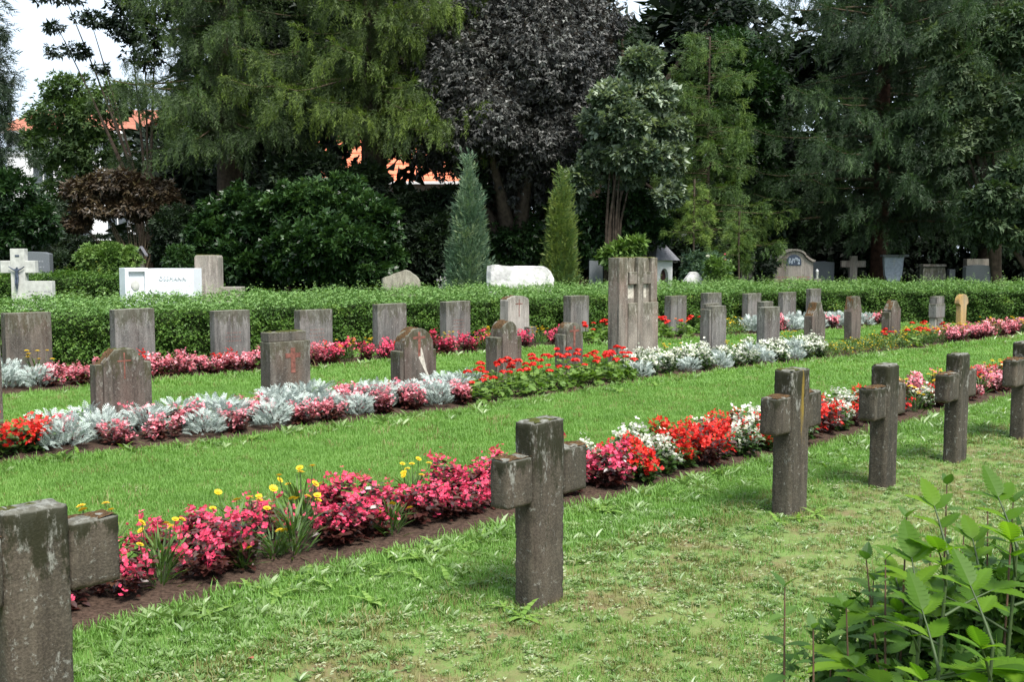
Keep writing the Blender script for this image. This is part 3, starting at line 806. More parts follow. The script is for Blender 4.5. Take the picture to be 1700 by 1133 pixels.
def spruce(name, X, Y, z0, z1, L0, L1, nbr, mat, label, group=None, hang=.5, dens=30, size=.17, trunk_r=.3, vb=.42, sag=.75, az_bias=None, bark='bark', ztop=None, spr=5, lean=0):
    """limbs sag and curl up at their ends; rows of shoots hang from them"""
    r = empty(name, (X, Y, 0), 0, label, 'tree', group)
    H = ztop or z1
    tube_obj('trunk', [([(0, 0, -.1), (.02, 0, H * .3), (0, .03, H * .65), (0, 0, H)], [trunk_r * 1.25, trunk_r, trunk_r * .7, .03])], M[bark], r, 10)
    acc = Acc(); limbs = []
    for i in range(nbr):
        u = (i + rng.uniform(0, 1)) / nbr
        z = z0 + (z1 - z0) * u
        L = (L0 + (L1 - L0) * u) * rng.uniform(.72, 1.12)
        a = rng.uniform(0, 2 * np.pi) if az_bias is None or rng.random() < .35 else rng.normal(az_bias[0], az_bias[1])
        if az_bias is not None and i % 3 == 0:      # short inner boughs towards the open side hide the trunk
            a = rng.normal(-1.57, .45); L *= rng.uniform(.38, .6)
        sg = sag * rng.uniform(.7, 1.25)
        ts = np.linspace(0, 1, 9)
        rad = L * ts
        zz = z + L * (.12 * ts - sg * ts ** 2 + sg * .68 * ts ** 3 + .05 * ts ** 6)
        bend = rng.uniform(-.25, .25)
        ang = a + bend * ts
        pts = np.stack([np.cos(ang) * rad, np.sin(ang) * rad, zz], 1)
        limbs.append((pts, .030 * L / 3 * (1.1 - ts)))
        m = int(dens * L * (.70 if z < 9.6 else .16))
        nbn = max(4, int(L * 6)); bu = rng.integers(0, nbn, m)
        t = np.clip((rng.uniform(.14, 1, nbn) ** .8)[bu] + rng.normal(0, .025, m), .1, 1)
        wd = L * .30 * np.sin(np.clip(t * 1.05, 0, 1) * np.pi) ** .6 + .05
        lat = np.clip(rng.uniform(-1, 1, nbn)[bu] + rng.normal(0, .09, m), -1.1, 1.1) * wd
        bx = np.interp(t, ts, pts[:, 0]); by = np.interp(t, ts, pts[:, 1]); bz = np.interp(t, ts, pts[:, 2])
        ta = a + bend * t
        o = np.stack([np.cos(ta), np.sin(ta), np.zeros(m)], 1); s_ = np.stack([-np.sin(ta), np.cos(ta), np.zeros(m)], 1)
        B = np.stack([bx, by, bz], 1) + s_ * lat[:, None] + o * (np.abs(lat) * .35)[:, None]
        B[:, 2] -= np.abs(lat) * .45
        hl = hang * rng.uniform(.25, 1.2, m) * (1 - .35 * t)
        D = o * rng.uniform(.1, .6, m)[:, None] + s_ * (np.sign(lat) * rng.uniform(0, .5, m))[:, None]
        tone = rng.normal(0, .08) + rng.normal(0, .14, nbn)[bu] + rng.normal(0, .05, m)
        hl = hl * rng.uniform(.55, 1.3, nbn)[bu]
        for k in range(spr):
            f = k / spr
            D2 = D * (1 - .75 * f) if hang > .25 else D * 1.3
            D2 = D2 + np.array([0, 0, -1.0]) * (f + .12 if hang > .25 else .25)
            P = B + (D * (hl * f * .5)[:, None]) + np.array([0, 0, -1.0]) * (hl * f)[:, None] + rng.normal(0, .02, (m, 3))
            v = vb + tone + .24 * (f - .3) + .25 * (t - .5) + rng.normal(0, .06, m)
            T = NEEDLE[k % 3]
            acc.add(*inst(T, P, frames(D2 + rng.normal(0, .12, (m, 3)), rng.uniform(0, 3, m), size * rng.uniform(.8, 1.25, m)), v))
        # shoots standing along the ridge of the limb and at its tip
        m2 = int((30 if z < 9.6 else 5) * L)
        t = rng.uniform(.12, 1.0, m2)
        B = np.stack([np.interp(t, ts, pts[:, k]) for k in range(3)], 1) + rng.normal(0, .05, (m2, 3)) * np.array([1, 1, .5])
        D = np.stack([np.cos(a + bend * t), np.sin(a + bend * t), np.full(m2, .25)], 1) + rng.normal(0, .35, (m2, 3))
        acc.add(*inst(NEEDLE[1], B, frames(D, rng.uniform(0, 3, m2), size * rng.uniform(.8, 1.2, m2)), vb + .02 + .30 * t + rng.normal(0, .10, m2)))
    # inner shoots close round the trunk, coloured darker for the shade inside the crown
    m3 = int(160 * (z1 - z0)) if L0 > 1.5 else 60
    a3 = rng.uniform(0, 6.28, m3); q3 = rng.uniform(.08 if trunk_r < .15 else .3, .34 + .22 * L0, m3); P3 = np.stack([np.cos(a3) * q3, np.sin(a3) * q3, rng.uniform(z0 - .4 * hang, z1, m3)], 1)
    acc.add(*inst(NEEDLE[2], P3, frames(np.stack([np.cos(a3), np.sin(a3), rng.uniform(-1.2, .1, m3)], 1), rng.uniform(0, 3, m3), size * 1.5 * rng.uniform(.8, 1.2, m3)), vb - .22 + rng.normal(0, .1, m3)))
    V, F = tubes(limbs, 5)
    obj('limbs', mesh_np('limbs', V, F, smooth=True), M['twig'], r)
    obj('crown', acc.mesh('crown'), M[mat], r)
    return r
def px_clump(px, py, rx, ry, Y, ry_depth=None):
    c = at(px, py, Y); k = Y / FPX
    return (c, (rx * k, ry_depth or (rx + ry) * .5 * k, ry * k))
def leafy(name, label, cat, mat, Y, clumps, n, size, trunk=None, leaf=5, bark='bark', group=None, stems=6, **kw):
    base = at(trunk[0][0] if trunk else clumps[0][0], 450, Y)
    r = empty(name, (base.x, Y, 0), 0, label, cat, group)
    off = Vector((base.x, Y, 0))
    acc = Acc()
    cl = [px_clump(*c, Y + (c[4] if len(c) > 4 else 0)) if len(c) < 6 else px_clump(*c[:4], Y + c[4], c[5]) for c in [tuple(c) if len(c) > 4 else (*c, 0) for c in clumps]] if False else []
    for c in clumps:
        px, py, rx, ry = c[:4]; dy = c[4] if len(c) > 4 else 0
        cc, rad = px_clump(px, py, rx, ry, Y + dy)
        cl.append((cc - off, rad))
    crown(acc, cl, n, size, leaf, **kw)
    # stems reach from the foot into every mass of leaves
    paths = []
    if trunk:
        for (tx, tr) in trunk:
            b = at(tx, 450, Y) - off
            tops = [c for c in cl]
            for ci, (cc, rad) in enumerate(tops):
                cc = Vector(cc)
                mid = Vector((b.x * .8 + cc.x * .2, cc.y * .2, max(.4, cc.z * .45)))
                paths.append(([(b.x, 0, -.1), tuple(mid), tuple((mid + cc) / 2 + Vector((0, 0, .1))), tuple(cc + Vector((0, 0, rad[2] * .3)))], [tr, tr * .8, tr * .4, tr * .12]))
                if ci > stems: break
    else:
        for cc, rad in cl[:5]:
            cc = Vector(cc)
            paths.append(([(0, 0, -.05), (cc.x * .5, cc.y * .5, cc.z * .5), tuple(cc)], [.04, .03, .012]))
    tube_obj('trunk' if trunk else 'stems', paths, M[bark], r, 7)
    obj('crown' if cat == 'tree' else 'foliage', acc.mesh('crown'), M[mat], r)
    return r

# ------------------------------------------------------------------ far wood (one mass) and houses beyond
def woodland():
    acc = Acc()
    cols = [(300, 500, 200), (360, 500, -80), (430, 500, -120), (520, 232, -120), (600, 225, -140), (700, 225, -140), (790, 235, -140), (860, 500, -140), (940, 500, -60),
            (1010, 500, 55), (1080, 500, 50), (1150, 500, -40), (1220, 500, -60), (1290, 500, 120), (1350, 500, 40), (1430, 500, -150), (1520, 500, -150), (1610, 500, -150), (1700, 500, -150), (1790, 500, -150), (1880, 500, -140)]
    cl = []
    for x, yb, yt in cols:
        y = yt + 45
        while y < yb:
            c, rad = px_clump(x + random.uniform(-25, 25), y, 62, 60, random.uniform(35, 39))
            if c.z > -.5: cl.append((c, rad))
            y += 62
    for x in range(500, 840, 52):
        cl.append(px_clump(x, 372, 44, 50, 34)); 
    crown(acc, cl, 30000, .50, 3, sub=14, subr=.55, vbase=.32, vspread=.3, front=.6)
    o = obj('woodland', acc.mesh('woodland'), M['wood_dark'])
    tag(o, 'dark mass of trees far behind the graves', None, kind='stuff')
woodland()

def house(name, label, x0, x1, Y, depth, z_eave, z_ridge, wins, roofcol):
    a, b = (x0 - 850) / FPX * Y, (x1 - 850) / FPX * Y
    r = empty(name, ((a + b) / 2, Y, 0), 0, label, 'house')
    w = (b - a) / 2
    box('wall', -w, w, 0, depth, 0, z_eave, M['plaster'], r, .02)
    rm = plain(name + '_tiles', roofcol, .85, 3, .25, bump=.4)
    bm = bmesh.new(); ov = .45
    slope = (z_ridge - z_eave) / (depth / 2)
    for s in (0, 1):
        nrow = 14
        for i in range(nrow):
            y0 = -ov + (depth / 2 + ov) * i / nrow; y1 = -ov + (depth / 2 + ov) * (i + 1) / nrow
            za = z_eave + slope * y0 + .02; zb_ = z_eave + slope * y1
            if s: y0, y1 = depth - y0, depth - y1
            vs = [bm.verts.new(p) for p in ((-w - ov, y0, za + .07), (w + ov, y0, za + .07), (w + ov, y1, zb_ + .02), (-w - ov, y1, zb_ + .02))]
            bm.faces.new(vs if not s else vs[::-1])
            vs = [bm.verts.new(p) for p in ((-w - ov, y0, za - .05), (w + ov, y0, za - .05), (w + ov, y0, za + .07), (-w - ov, y0, za + .07))]
            bm.faces.new(vs)
    me = bpy.data.meshes.new('roof'); bm.to_mesh(me); bm.free(); obj('roof', me, rm, r)
    prism('gable', [(0, z_eave + .001), (depth, z_eave + .001), (depth / 2, z_ridge - .05)], -w, -w + .2, M['plaster'], r, 0).matrix_basis = Matrix.Rotation(math.pi / 2, 4, 'Z') @ Matrix.Scale(-1, 4, (0, 1, 0))
    box('gutter', -w - .4, w + .4, -ov - .12, -ov - .003, z_eave - slope * ov - .10, z_eave - slope * ov + .02, M['white_frame'], r, .01)
    for (wx, wz) in wins:
        x = (wx - 850) / FPX * Y - (a + b) / 2; z = EYE + (425 - wz) * Y / FPX
        f = box('window', x - .55, x + .55, -.05, -.002, z - .7, z + .7, M['white_frame'], r, .01)
        box('pane', x - .47, x - .03, -.058, -.0505, z - .62, z + .62, M['glass'], f, 0)
        box('pane', x + .03, x + .47, -.058, -.0505, z - .62, z + .62, M['glass'], f, 0)
house('house', 'white house with orange tiled roof showing between the tree trunks', 505, 810, 46, 9, 5.0, 8.4, [(560, 345), (640, 345), (720, 345)], (.62, .19, .10))
house('house', 'white house seen through the thin trees at the far left', 20, 225, 50, 9, 7.4, 8.9, [(80, 290), (140, 290), (200, 290), (80, 370), (140, 370), (200, 370)], (.45, .20, .14))

# ------------------------------------------------------------------ trees
def X_at(px, Y): return (px - 850) / FPX * Y
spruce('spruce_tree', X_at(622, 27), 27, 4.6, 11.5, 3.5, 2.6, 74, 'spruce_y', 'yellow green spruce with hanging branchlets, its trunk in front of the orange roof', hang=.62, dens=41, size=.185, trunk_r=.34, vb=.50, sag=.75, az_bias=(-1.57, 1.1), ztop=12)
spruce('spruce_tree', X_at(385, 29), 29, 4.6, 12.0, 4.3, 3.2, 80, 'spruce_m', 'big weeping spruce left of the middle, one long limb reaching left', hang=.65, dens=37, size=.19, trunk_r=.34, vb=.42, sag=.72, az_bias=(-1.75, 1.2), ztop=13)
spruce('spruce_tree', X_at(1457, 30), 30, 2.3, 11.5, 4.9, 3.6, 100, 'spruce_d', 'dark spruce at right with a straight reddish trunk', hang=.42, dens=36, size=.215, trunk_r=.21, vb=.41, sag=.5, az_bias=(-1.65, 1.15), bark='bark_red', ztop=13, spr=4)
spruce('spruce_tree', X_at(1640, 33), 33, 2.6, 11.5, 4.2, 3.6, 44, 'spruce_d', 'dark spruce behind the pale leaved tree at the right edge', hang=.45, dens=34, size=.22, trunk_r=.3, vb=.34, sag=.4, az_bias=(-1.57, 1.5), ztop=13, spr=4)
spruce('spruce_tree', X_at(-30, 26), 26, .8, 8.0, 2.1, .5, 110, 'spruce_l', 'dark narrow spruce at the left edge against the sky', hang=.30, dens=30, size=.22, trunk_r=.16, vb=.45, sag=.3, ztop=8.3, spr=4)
spruce('hemlock_tree', X_at(1172, 28), 28, .9, 7.3, 2.5, .7, 100, 'hemlock', 'soft yellow green conifer behind the silvery shrub', hang=.26, dens=36, size=.155, trunk_r=.05, vb=.36, sag=.42, ztop=7.2, spr=4)
spruce('small_conifer', X_at(1150, 25), 25, 1.9, 3.2, .85, .2, 26, 'hemlock', 'small bright conifer branches above the pointed shrine', hang=.16, dens=60, size=.11, trunk_r=.03, vb=.75, sag=.35, ztop=3.3, spr=3)
spruce('small_conifer', X_at(1225, 26), 26, 1.5, 2.5, .68, .15, 20, 'hemlock', 'small green conifer beside the arched monument', hang=.16, dens=60, size=.11, trunk_r=.03, vb=.55, sag=.35, ztop=2.6, spr=3)
spruce('conifer_tree', X_at(1030, 34), 34, 4, 8.9, 2.2, .5, 40, 'spruce_d', 'dark conifer rising behind the copper beech under the gap of sky', hang=.3, dens=30, size=.22, trunk_r=.15, vb=.35, sag=.35, ztop=9, spr=4)

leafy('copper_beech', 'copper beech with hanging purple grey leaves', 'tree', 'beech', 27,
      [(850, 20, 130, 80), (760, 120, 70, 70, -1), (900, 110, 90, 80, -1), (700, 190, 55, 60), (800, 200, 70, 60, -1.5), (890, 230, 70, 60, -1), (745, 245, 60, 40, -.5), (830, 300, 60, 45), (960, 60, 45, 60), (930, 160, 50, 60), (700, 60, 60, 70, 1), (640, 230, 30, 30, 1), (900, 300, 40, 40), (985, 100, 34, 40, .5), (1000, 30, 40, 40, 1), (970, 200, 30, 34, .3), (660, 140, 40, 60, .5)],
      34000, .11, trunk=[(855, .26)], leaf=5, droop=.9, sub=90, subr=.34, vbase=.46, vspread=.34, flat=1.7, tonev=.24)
leafy('silvery_shrub', 'tall shrub with long silvery green leaves on bare stems', 'shrub', 'viburnum', 25,
      [(1065, 110, 28, 26), (1020, 165, 32, 24, -.3), (1080, 165, 34, 28), (1035, 205, 40, 28, -.4), (1095, 215, 32, 24), (990, 205, 24, 20), (1060, 260, 48, 22, -.3), (1110, 262, 22, 24), (1000, 262, 30, 18), (1108, 325, 20, 16, -.3), (965, 300, 24, 18), (945, 335, 22, 16, .3), (1030, 300, 30, 12, .2), (1130, 215, 12, 12)],
      7500, .135, tri=False, trunk=[(1004, .05), (1018, .04)], leaf=7, droop=.05, sub=90, subr=.42, vbase=.62, vspread=.5, bark='bark', stems=2)
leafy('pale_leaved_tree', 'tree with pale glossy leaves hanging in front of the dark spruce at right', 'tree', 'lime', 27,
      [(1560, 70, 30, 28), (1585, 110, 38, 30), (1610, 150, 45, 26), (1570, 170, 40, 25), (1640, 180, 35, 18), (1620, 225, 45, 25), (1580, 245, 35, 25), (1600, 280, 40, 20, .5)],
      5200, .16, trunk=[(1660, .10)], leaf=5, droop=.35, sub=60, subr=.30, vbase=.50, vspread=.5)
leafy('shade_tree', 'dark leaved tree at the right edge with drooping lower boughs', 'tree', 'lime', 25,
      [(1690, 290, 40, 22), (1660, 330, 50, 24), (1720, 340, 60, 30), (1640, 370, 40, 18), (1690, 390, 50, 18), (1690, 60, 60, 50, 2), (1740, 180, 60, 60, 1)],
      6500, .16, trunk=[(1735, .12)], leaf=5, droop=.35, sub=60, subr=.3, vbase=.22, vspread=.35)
leafy('airy_tree', 'thin leaved tree at left with sky and white wall showing through', 'tree', 'airy', 33,
      [(110, 150, 40, 25), (100, 190, 50, 30), (150, 200, 45, 35), (90, 240, 55, 30), (160, 250, 45, 30), (115, 290, 40, 26), (90, 330, 30, 22), (150, 320, 30, 20), (120, 370, 34, 18), (190, 170, 40, 30)],
      5600, .15, trunk=[(113, .10)], leaf=5, droop=.1, sub=60, subr=.34, vbase=.62, vspread=.35)
leafy('branch_tree', 'tree whose dark leafy boughs hang into the sky at the upper left', 'tree', 'dark', 30,
      [(105, -10, 50, 12), (150, 35, 34, 12), (95, 45, 24, 6), (115, 85, 40, 7), (215, 30, 30, 40), (240, 70, 30, 50), (165, 115, 20, 6), (260, 0, 60, 40)],
      2600, .13, trunk=[(250, .06)], leaf=5, droop=.25, sub=50, subr=.34, vbase=.35)
leafy('japanese_maple', 'low brown leaved maple with thin spreading stems', 'tree', 'maple', 27,
      [(150, 315, 42, 16), (200, 305, 50, 18), (250, 320, 40, 22), (170, 345, 50, 14), (225, 345, 50, 14), (130, 372, 28, 10), (275, 345, 30, 22)],
      4300, .13, trunk=[(228, .03), (222, .025), (236, .03)], leaf=5, droop=.3, sub=60, subr=.3, vbase=.42, bark='twig')
leafy('large_bush', 'large dark green bush behind the hedge, left of the rock', 'bush', 'bush', 24,
      [(560, 340, 62, 45), (500, 345, 60, 40), (610, 375, 55, 45, -.3), (560, 405, 80, 45, -.8), (640, 420, 30, 40, -.3), (500, 420, 60, 45, -.5), (600, 455, 60, 30, -.8)],
      13500, .112, tri=False, leaf=5, sub=80, subr=.26, vbase=.50, vspread=.35)
leafy('large_bush', 'dark broad bush right of the stone block and pillar', 'bush', 'bush', 25,
      [(400, 355, 60, 45), (440, 380, 60, 50, -.4), (360, 400, 50, 50, -.3), (400, 440, 60, 40, -.8), (460, 450, 50, 30, -.6)],
      8500, .115, tri=False, leaf=5, sub=70, subr=.26, vbase=.36, vspread=.3)
leafy('ivy_bush', 'leafy undergrowth climbing at the foot of the spruce trunk', 'bush', 'dark', 26.3,
      [(600, 300, 45, 28), (660, 362, 34, 30), (690, 405, 40, 40), (530, 290, 45, 30), (480, 300, 40, 40), (720, 375, 30, 30), (790, 314, 26, 26), (745, 330, 34, 13), (700, 335, 26, 10)],
      6500, .14, leaf=5, sub=60, subr=.3, vbase=.45, vspread=.3)
leafy('round_bush', 'dark rounded evergreen behind the white marble block', 'bush', 'dark', 25.5,
      [(298, 385, 42, 42), (290, 420, 36, 30)], 5200, .085, leaf=5, sub=160, subr=.25, vbase=.42)
leafy('round_bush', 'light green clipped bush behind the low hedge at left', 'bush', 'bush_light', 23,
      [(183, 432, 50, 26)], 5200, .07, leaf=5, sub=150, subr=.22, vbase=.5)
leafy('small_bush', 'small dark bush beside the dark inscribed gravestone at left', 'bush', 'dark', 23,
      [(98, 442, 22, 18)], 1400, .08, leaf=5, sub=60, subr=.3, vbase=.5)
leafy('small_bush', 'small green bush between the marble block and the grey pillar', 'bush', 'bush', 22,
      [(302, 432, 24, 22)], 1700, .08, leaf=5, sub=60, subr=.3, vbase=.6)
leafy('dark_bush', 'dark bush between the two columnar cypresses', 'bush', 'bush', 27,
      [(855, 400, 48, 45), (870, 450, 50, 40), (820, 440, 30, 40)], 6500, .10, leaf=5, sub=90, subr=.28, vbase=.34)
leafy('round_bush', 'blue green rounded bush behind the small white stone', 'bush', 'cypress_b', 25,
      [(1168, 455, 42, 36)], 5200, .07, leaf=5, sub=160, subr=.2, vbase=.45)
leafy('laurel_shrub', 'laurel with bright leaves beside the tall pillar', 'bush', 'bush_light', 24.5,
      [(1040, 415, 20, 9), (1020, 425, 20, 10), (1055, 408, 12, 7)], 260, .17, leaf=7, sub=20, subr=.4, vbase=.6)
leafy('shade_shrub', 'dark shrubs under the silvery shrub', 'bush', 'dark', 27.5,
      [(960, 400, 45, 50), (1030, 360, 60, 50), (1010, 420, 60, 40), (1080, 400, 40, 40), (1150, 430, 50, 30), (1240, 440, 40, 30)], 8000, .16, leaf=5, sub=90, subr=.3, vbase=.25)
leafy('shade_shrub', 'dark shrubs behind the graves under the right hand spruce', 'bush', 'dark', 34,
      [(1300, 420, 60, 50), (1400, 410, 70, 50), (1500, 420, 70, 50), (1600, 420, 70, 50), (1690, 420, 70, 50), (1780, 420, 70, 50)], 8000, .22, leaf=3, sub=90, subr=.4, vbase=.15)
leafy('green_shrub', 'green shrub below the spruce at the left edge', 'bush', 'bush', 25,
      [(20, 330, 50, 50), (60, 370, 40, 35), (10, 400, 50, 40), (-40, 350, 50, 60)], 6500, .12, leaf=5, sub=90, subr=.28, vbase=.36)
leafy('shade_shrub', 'dark evergreen shrubs behind the pointed grey rock', 'bush', 'dark', 25.5,
      [(700, 430, 45, 50), (740, 410, 40, 50), (660, 450, 50, 30), (600, 450, 50, 30), (520, 455, 50, 28), (800, 455, 40, 25)], 7000, .13, leaf=5, sub=90, subr=.3, vbase=.30)
leafy('shade_shrub', 'dark green leaves round the bare stems of the silvery shrub', 'bush', 'bush', 25.6,
      [(1045, 345, 46, 30), (985, 365, 34, 30), (1085, 385, 30, 24), (1030, 400, 40, 26), (960, 415, 30, 26)], 4200, .13, leaf=5, sub=70, subr=.34, vbase=.34)
# crowns high over the graves, mostly above the picture: they shade the ground under the trees
leafy('canopy_tree', 'tall dark tree closing the gap between the two spruces', 'tree', 'dark', 31,
      [(480, 60, 90, 80), (500, 180, 80, 80), (430, 250, 70, 60), (540, 30, 90, 90), (450, -80, 120, 90), (620, -90, 120, 90)], 9000, .24, trunk=[(470, .28)], leaf=3, sub=60, subr=.42, vbase=.25)
leafy('canopy_tree', 'tall dark tree behind the copper beech', 'tree', 'dark', 32,
      [(900, -60, 120, 90), (960, 90, 60, 80), (950, 220, 60, 80), (780, 10, 120, 90), (1190, 30, 70, 50), (1240, 120, 50, 60), (1250, 240, 60, 60)], 9000, .24, trunk=[(940, .28)], leaf=3, sub=60, subr=.42, vbase=.25)

leafy('canopy_tree', 'dark green tree filling the gap right of the yellow green conifer', 'tree', 'bush', 30,
      [(1250, 150, 45, 50), (1240, 250, 45, 60), (1265, 340, 45, 45), (1210, 80, 40, 30), (1120, 340, 40, 30), (960, 240, 40, 40), (940, 350, 40, 40)], 9000, .15, trunk=[(1250, .14)], leaf=5, sub=80, subr=.36, vbase=.42)
# columnar cypresses
def cypress(px, ybot, ytop, wpx, Y, mat, label, tips):
    c = at(px, 450, Y); k = Y / FPX
    r = empty('cypress', (c.x, Y, 0), 0, label, 'conifer')
    H = at(px, ytop, Y).z; R = wpx / 2 * k
    acc = Acc()
    n = 8500
    # a bundle of upright plumes
    pl = [(0, 0, H, 1.0)]
    for i in range(tips):
        a = rng.uniform(0, 2 * np.pi); rr = R * rng.uniform(.35, .92)
        pl.append((math.cos(a) * rr, math.sin(a) * rr, H * rng.uniform(.35, .92), rng.uniform(.5, .8)))
    for (x, y, h_, f) in pl:
        m = int(n / len(pl))
        u = rng.random(m) ** .8; u = np.sort(u)
        z = .15 + u * (h_ - .15)
        rad = R * rng.uniform(.30, .42) * (np.clip(1 - ((u - .25) / .75), 0, 1) ** .75) * np.clip(.55 + u * 2, 0, 1)
        a = rng.uniform(0, 2 * np.pi, m); q = np.sqrt(rng.uniform(.35, 1, m))
        sh = (1 - u) * .55 + .45
        P = np.stack([x * sh + np.cos(a) * rad * q, y * sh + np.sin(a) * rad * q, z], 1)
        D = np.stack([np.cos(a) * .7, np.sin(a) * .7, np.ones(m)], 1) + rng.normal(0, .22, (m, 3))
        P = P + rng.normal(0, .012, (m, 3)) + np.repeat(rng.normal(0, .03, (m // 12 + 1, 3)), 12, 0)[:m]
        tone = rng.normal(0, .18)
        acc.add(*inst(NEEDLE_BIG[1], P, frames(D, rng.uniform(0, 3, m), .20 * rng.uniform(.7, 1.5, m)), .48 + np.repeat(rng.normal(0, .12, m // 12 + 1), 12)[:m] + tone * .9 + .25 * (q - .8) + rng.normal(0, .09, m)))
    tube_obj('trunk', [([(0, 0, 0), (0, 0, H * .8)], [.05, .01])], M['bark'], r, 6)
    obj('foliage', acc.mesh('foliage'), M[mat], r)
cypress(776, 485, 262, 72, 21.8, 'cypress_b', 'taller blue green columnar cypress left of the white boulder', 22)
cypress(933, 480, 292, 42, 22.4, 'cypress_y', 'yellow green columnar cypress right of the white boulder', 16)

# ------------------------------------------------------------------ hedges
def hedge(name, label, pts, depth, h_front, h_back, dens, leaf, shoots, mats, vb=.45):
    r = empty(name, (0, 0, 0), 0, label, 'hedge')
    P = np.array(pts, float)
    seg = np.diff(P, axis=0); L = np.linalg.norm(seg, axis=1); cum = np.concatenate([[0], np.cumsum(L)])
    T = seg / L[:, None]
    Nn = np.stack([-T[:, 1], T[:, 0]], 1)           # to the back
    def place(s, d):
        i = np.clip(np.searchsorted(cum, s) - 1, 0, len(L) - 1)
        f = (s - cum[i]) / L[i]
        # smoothed normals
        nv = np.stack([np.interp(s, (cum[:-1] + cum[1:]) / 2, Nn[:, k]) for k in (0, 1)], 1)
        nv = unit(nv)
        return P[i] + seg[i] * f[:, None] + nv * d[:, None], nv
    # solid core sheet in place of branches, coloured dark for the shade inside
    ns = 60; s = np.linspace(0, cum[-1], ns)
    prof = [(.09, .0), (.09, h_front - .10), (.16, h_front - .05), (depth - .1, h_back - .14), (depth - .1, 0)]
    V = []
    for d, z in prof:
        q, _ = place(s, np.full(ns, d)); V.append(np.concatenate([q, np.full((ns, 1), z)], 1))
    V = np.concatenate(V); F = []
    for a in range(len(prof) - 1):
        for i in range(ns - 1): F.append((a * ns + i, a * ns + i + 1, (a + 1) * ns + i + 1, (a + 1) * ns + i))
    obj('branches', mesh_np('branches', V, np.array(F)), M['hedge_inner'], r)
    T3 = as_tris(quadT([(leafq(.34, 1.05, .3, .1), 0), (rotq(leafq(.32, .95, .3, .1), 1.1, .2), .05)]))
    tot = cum[-1]
    acc = Acc()
    n = int(tot * h_front * dens)
    s = rng.uniform(0, tot, n); z = rng.uniform(0, h_front, n)
    bul = .05 * np.sin(s * 5.1) + .04 * np.sin(s * 11.7 + z * 7) + .035 * np.sin(z * 17 + s * 3)
    d = rng.uniform(-.03, .09, n) + bul * .8
    q, nv = place(s, d)
    PP = np.concatenate([q, z[:, None]], 1)
    D = np.concatenate([-nv, np.full((n, 1), -.15)], 1) + rng.normal(0, .55, (n, 3))
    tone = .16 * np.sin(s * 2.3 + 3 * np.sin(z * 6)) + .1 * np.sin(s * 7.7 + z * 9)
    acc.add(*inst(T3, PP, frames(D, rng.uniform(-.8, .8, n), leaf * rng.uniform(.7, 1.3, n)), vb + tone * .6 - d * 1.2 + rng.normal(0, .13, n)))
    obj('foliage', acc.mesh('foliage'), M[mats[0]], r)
    acc = Acc()
    n = int(tot * depth * dens * .75)
    s = rng.uniform(0, tot, n); d = rng.uniform(-.03, depth, n)
    z = h_front + (h_back - h_front) * (d / depth) + rng.normal(-.02, .03, n)
    z += .03 * np.sin(s * 4) + .02 * np.sin(s * 13 + d * 9)
    q, nv = place(s, d)
    D = np.concatenate([-nv * .3, np.full((n, 1), .8)], 1) + rng.normal(0, .5, (n, 3))
    acc.add(*inst(T3, np.concatenate([q, z[:, None]], 1), frames(D, rng.uniform(-1, 1, n), leaf * rng.uniform(.7, 1.2, n)), .45 + rng.normal(0, .15, n)))
    # this year's shoots stick out of the top
    for i in range(shoots):
        ss = rng.uniform(0, tot); dd = rng.uniform(.05, depth); hh = rng.uniform(.05, .17) * (1.5 if rng.random() < .12 else 1)
        q, _ = place(np.array([ss]), np.array([dd]))
        z0 = h_front + (h_back - h_front) * dd / depth - .05
        k = 7
        f = np.linspace(.15, 1, k)
        ln = rng.normal(0, .25, 2)
        PP = np.stack([q[0, 0] + ln[0] * f * hh, q[0, 1] + ln[1] * f * hh, z0 + f * (hh + .05)], 1)
        a = rng.uniform(0, 6.28) + np.arange(k) * 2.4
        D = np.stack([np.cos(a), np.sin(a), np.full(k, .6)], 1)
        acc.add(*inst(T3, PP, frames(D, None, leaf * .75 * rng.uniform(.8, 1.2, k)), .62 + .2 * f + rng.normal(0, .1, k)))
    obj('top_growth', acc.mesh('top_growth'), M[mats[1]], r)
    return r
M['hedge_inner'] = plain('hedge_dark_core', (.018, .028, .010), 1.0, 30, .5, spec=.05)  # core colour, dark to stand for the shade between the leaves
hp = [(-11.5, 7.5), (-7.6, 11.4), (-5.73, 13.29), (-2.38, 16.6), (0, 18.75), (3.43, 21.36), (5.84, 22.66), (8.12, 23.26), (10.93, 22.6), (14.5, 20.6)]
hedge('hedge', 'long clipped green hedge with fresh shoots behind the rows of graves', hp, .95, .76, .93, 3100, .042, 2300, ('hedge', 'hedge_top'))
a_, b_ = at(-60, 460, 21), at(208, 460, 21.8)
hedge('hedge', 'low dark clipped hedge behind the white stone cross at left', [(a_.x, 21), (b_.x, 21.8)], .6, height_at(459, 21.5), height_at(453, 22), 2200, .05, 60, ('hedge', 'hedge'), vb=.4)
a_, b_ = at(-120, 460, 30), at(255, 460, 30)
hedge('hedge', 'tall dark hedge far back at left below the white house', [(a_.x, 30), (b_.x, 30)], 1.0, height_at(396, 30), height_at(392, 31), 700, .09, 40, ('dark', 'dark'), vb=.25)

# ------------------------------------------------------------------ graves behind the hedge
def upright(name, label, cat, x0, x1, ytop, Y, mat, t=.16, rz=0.0, group=None):
    a, b = X_at(x0, Y), X_at(x1, Y); w = (b - a) / 2 / max(.3, math.cos(rz))
    r = empty(name, ((a + b) / 2, Y, 0), rz, label, cat, group)
    return r, w, height_at(ytop, Y)
